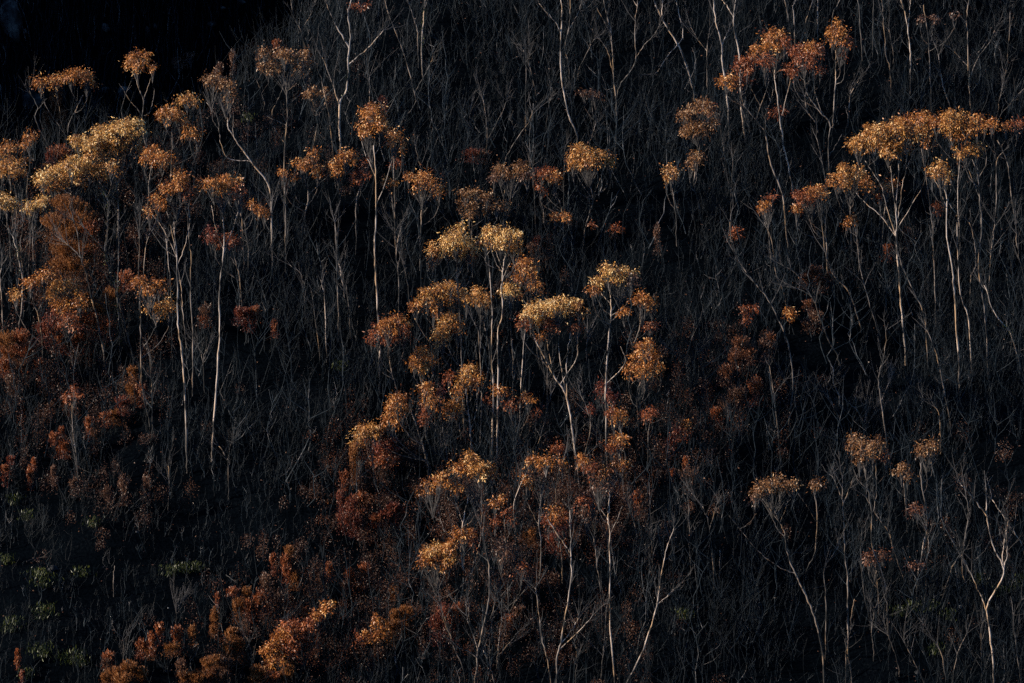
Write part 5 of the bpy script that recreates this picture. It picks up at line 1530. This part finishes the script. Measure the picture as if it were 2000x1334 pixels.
# ------------------------------------------------------------------ fallen branches
sticks = [('G', [(148, 656), (200, 638), (270, 630)], 'pale curved branch lying near the left edge, lower left'),
          ('G', [(440, 132), (490, 155), (552, 160)], 'bent pale branch lying at the top of the lower left dark'),
          ('G', [(350, 305), (400, 302), (442, 294)], 'short grey branch lying among brown plumes, lower left'),
          ('G', [(722, 445), (745, 420), (756, 375)], 'hooked grey branch standing out of the ash, lower left'),
          ('G', [(1560, 190), (1610, 150), (1640, 100), (1700, 70)], 'long forked grey branch lying below the dark red shrub'),
          ('G', [(1262, 728), (1300, 760), (1325, 775)], 'short grey branch lying above the orange plumed shrub'),
          ('D', [(615, 880), (660, 905), (702, 932)], 'short pale branch lying left of the curved stem, lower left'),
          ('D', [(792, 1242), (845, 1212), (902, 1200)], 'arched pale branch lying left of the whitest trunk foot'),
          ('D', [(1252, 1290), (1290, 1220), (1332, 1192)], 'forked grey branch lying right of the whitest trunk foot'),
          ('D', [(1400, 1190), (1450, 1170), (1500, 1152)], 'thin grey branch lying right of the forked one, lower left'),
          ('I', [(705, 612), (760, 605), (815, 585)], 'pale branch lying behind the long leaning trunk, lower right'),
          ('I', [(830, 805), (880, 795), (930, 765)], 'thin grey branch lying right of the long leaning trunk'),
          ('I', [(0, 855), (25, 830), (45, 812)], 'short tan branch propped at the left of the lower right'),
          ('H', [(1680, 890), (1705, 880), (1725, 875)], 'short thick pale log end lying right of lower centre'),
          ('F', [(1830, 1075), (1850, 1110), (1880, 1125)], 'bent pale branch lying at far right, lower middle'),
          ('E', [(440, 1000), (480, 1008), (550, 1022)], 'white curved branch lying across the ragged orange tree')]
for tl, pts, lab in sticks:
    q0 = tp(tl, pts[0])
    g0 = ground_hit(q0[0], q0[1] + 10)
    W = []
    for i, p in enumerate(pts):
        q = tp(tl, p)
        gp = ground_hit(q[0], q[1] + 6)
        yy = g0[1] if abs(gp[1] - g0[1]) > 6 else gp[1]
        W.append(at(q[0], q[1], yy))
    W = np.array(W)
    o0 = W[0].copy()
    root = empty("fallen_branch", o0)
    mb = MB()
    V, Q, C = one_tube(W, 0.022, 0.010, 6, 0.012)
    mb.add(V, Q)
    st = mb.build("stem", "limb_grey", root, o0, True)
    mb = MB()
    for f in (0.35, 0.6, 0.8):
        p = C[int(f * (len(C) - 1))]
        e = p + rng.normal(0, 0.16, 3) + np.array([0, 0, 0.18])
        V, Q, _ = one_tube([p, (p + e) / 2 + rng.normal(0, .02, 3), e], 0.012, 0.005, 4, 0.006)
        mb.add(V, Q)
    mb.build("twigs", "limb_grey", root, o0, True)
    tag(root, lab, "branch", "fallen branches on the ash")

# ------------------------------------------------------------------ rocks
def rock(px, py, w, h, lab, far=False):
    g = ground_hit(px, py + h * 0.4)
    s = px_size(g[1])
    n, mrow = 12, 7
    th_ = np.linspace(0, 2 * math.pi, n, endpoint=False)
    ph_ = np.linspace(0.05, math.pi - 0.05, mrow)
    a, b_ = np.meshgrid(th_, ph_)
    u = np.stack([np.cos(a) * np.sin(b_), np.sin(a) * np.sin(b_), np.cos(b_)], -1)
    sd = rng.uniform(0, 9, 3)
    f = 1 + 0.20 * np.sign(np.sin(u[..., 0] * 3.1 + sd[0])) * np.abs(np.sin(u[..., 1] * 2.7 + sd[1])) + 0.12 * np.sin(u[..., 2] * 6 + sd[2]) + rng.normal(0, 0.05, a.shape)
    V = u * f[..., None] * np.array([w * s * 0.55, w * s * 0.45, h * s * 0.75])
    I = np.arange(n * mrow).reshape(mrow, n)
    Q = np.stack([I[:-1], np.roll(I[:-1], -1, 1), np.roll(I[1:], -1, 1), I[1:]], -1).reshape(-1, 4)
    capq = np.array([[I[0, 0], I[0, k], I[0, k + 1], I[0, (k + 2) % n]] for k in range(1, n - 1, 2)] + [[I[-1, 0], I[-1, k + 1], I[-1, k], I[-1, (k - 1) % n]] for k in range(2, n - 1, 2)])
    me = mesh_from_quads("rock", V.reshape(-1, 3), Q, None, False)
    me.materials.append(MAT["rock_shaded"])
    o = bpy.data.objects.new("rock", me)
    o.location = g + np.array([0, 0, h * s * 0.05])
    o.rotation_euler = (0, 0, rng.uniform(-0.5, 0.5))
    COL.objects.link(o)
    tag(o, lab, "rock", "rocks on the burnt slopes")


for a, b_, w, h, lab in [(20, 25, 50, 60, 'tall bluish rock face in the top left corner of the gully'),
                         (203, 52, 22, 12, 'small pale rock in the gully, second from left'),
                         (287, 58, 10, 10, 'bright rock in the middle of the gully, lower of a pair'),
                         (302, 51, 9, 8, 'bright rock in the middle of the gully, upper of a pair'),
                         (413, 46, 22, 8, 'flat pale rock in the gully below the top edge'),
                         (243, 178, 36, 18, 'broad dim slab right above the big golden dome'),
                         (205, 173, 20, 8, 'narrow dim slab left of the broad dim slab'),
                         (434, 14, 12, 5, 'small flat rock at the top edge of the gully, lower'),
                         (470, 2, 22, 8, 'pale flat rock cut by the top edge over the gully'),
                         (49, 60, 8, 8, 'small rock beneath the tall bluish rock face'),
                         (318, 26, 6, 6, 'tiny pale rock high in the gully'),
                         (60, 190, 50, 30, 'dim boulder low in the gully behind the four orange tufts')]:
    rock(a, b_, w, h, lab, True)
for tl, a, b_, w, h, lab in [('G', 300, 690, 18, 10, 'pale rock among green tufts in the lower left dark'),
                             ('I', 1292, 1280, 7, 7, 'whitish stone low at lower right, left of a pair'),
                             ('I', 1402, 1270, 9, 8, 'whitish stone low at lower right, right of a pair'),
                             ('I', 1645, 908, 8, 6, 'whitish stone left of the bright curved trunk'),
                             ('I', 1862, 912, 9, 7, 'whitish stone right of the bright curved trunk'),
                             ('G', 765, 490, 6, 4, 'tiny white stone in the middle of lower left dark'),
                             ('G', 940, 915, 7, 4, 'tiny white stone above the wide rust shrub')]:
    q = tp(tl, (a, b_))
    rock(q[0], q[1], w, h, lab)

# a thin scatter of charred stems on the far, shaded wall of the gully
n = 2500
pxr = rng.uniform(-60, 640, n)
pyr = rng.uniform(-60, 300, n)
pts = []
for a, b_ in zip(pxr, pyr):
    g = ground_hit(a, b_)
    if g[1] > np.interp(g[0], CRX, CRY) + 4 and g[1] < 325:
        pts.append(g)
pts = np.array(pts)
if len(pts):
    hs = np.clip(rng.gamma(4, 0.4, len(pts)), 0.4, 3)
    P, R = stems(pts[:, 0], pts[:, 1], pts[:, 2], hs, rng.uniform(0.012, 0.03, len(pts)))
    V, Q = tubes(P, R, 3)
    mb = MB()
    mb.add(V, Q, np.repeat(rng.beta(2, 2, len(pts)), 15))
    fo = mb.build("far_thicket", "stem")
    fo["kind"] = "stuff"
    tag(fo, "dark charred stems on the shaded far side of the gully", "thicket")

for o in bpy.data.objects:
    if o.parent is not None and o.name.split('.')[0] in ('leaf_clump', 'foliage', 'twigs', 'green_shoots', 'blades', 'stalks', 'crown', 'stems'):
        o["kind"] = "stuff"
labs = {}
for o in bpy.data.objects:
    if o.parent is None and "label" in o:
        labs.setdefault(o["label"], []).append(o.name)
        if not 4 <= len(o["label"].split()) <= 16:
            print("LABEL LENGTH", o.name, o["label"])
for k, v in labs.items():
    if len(v) > 1 and len(v) < 250:
        print("DUP LABEL", k, v)
print("objects", len(bpy.data.objects), "tris", sum(len(m.polygons) for m in bpy.data.meshes) * 2)
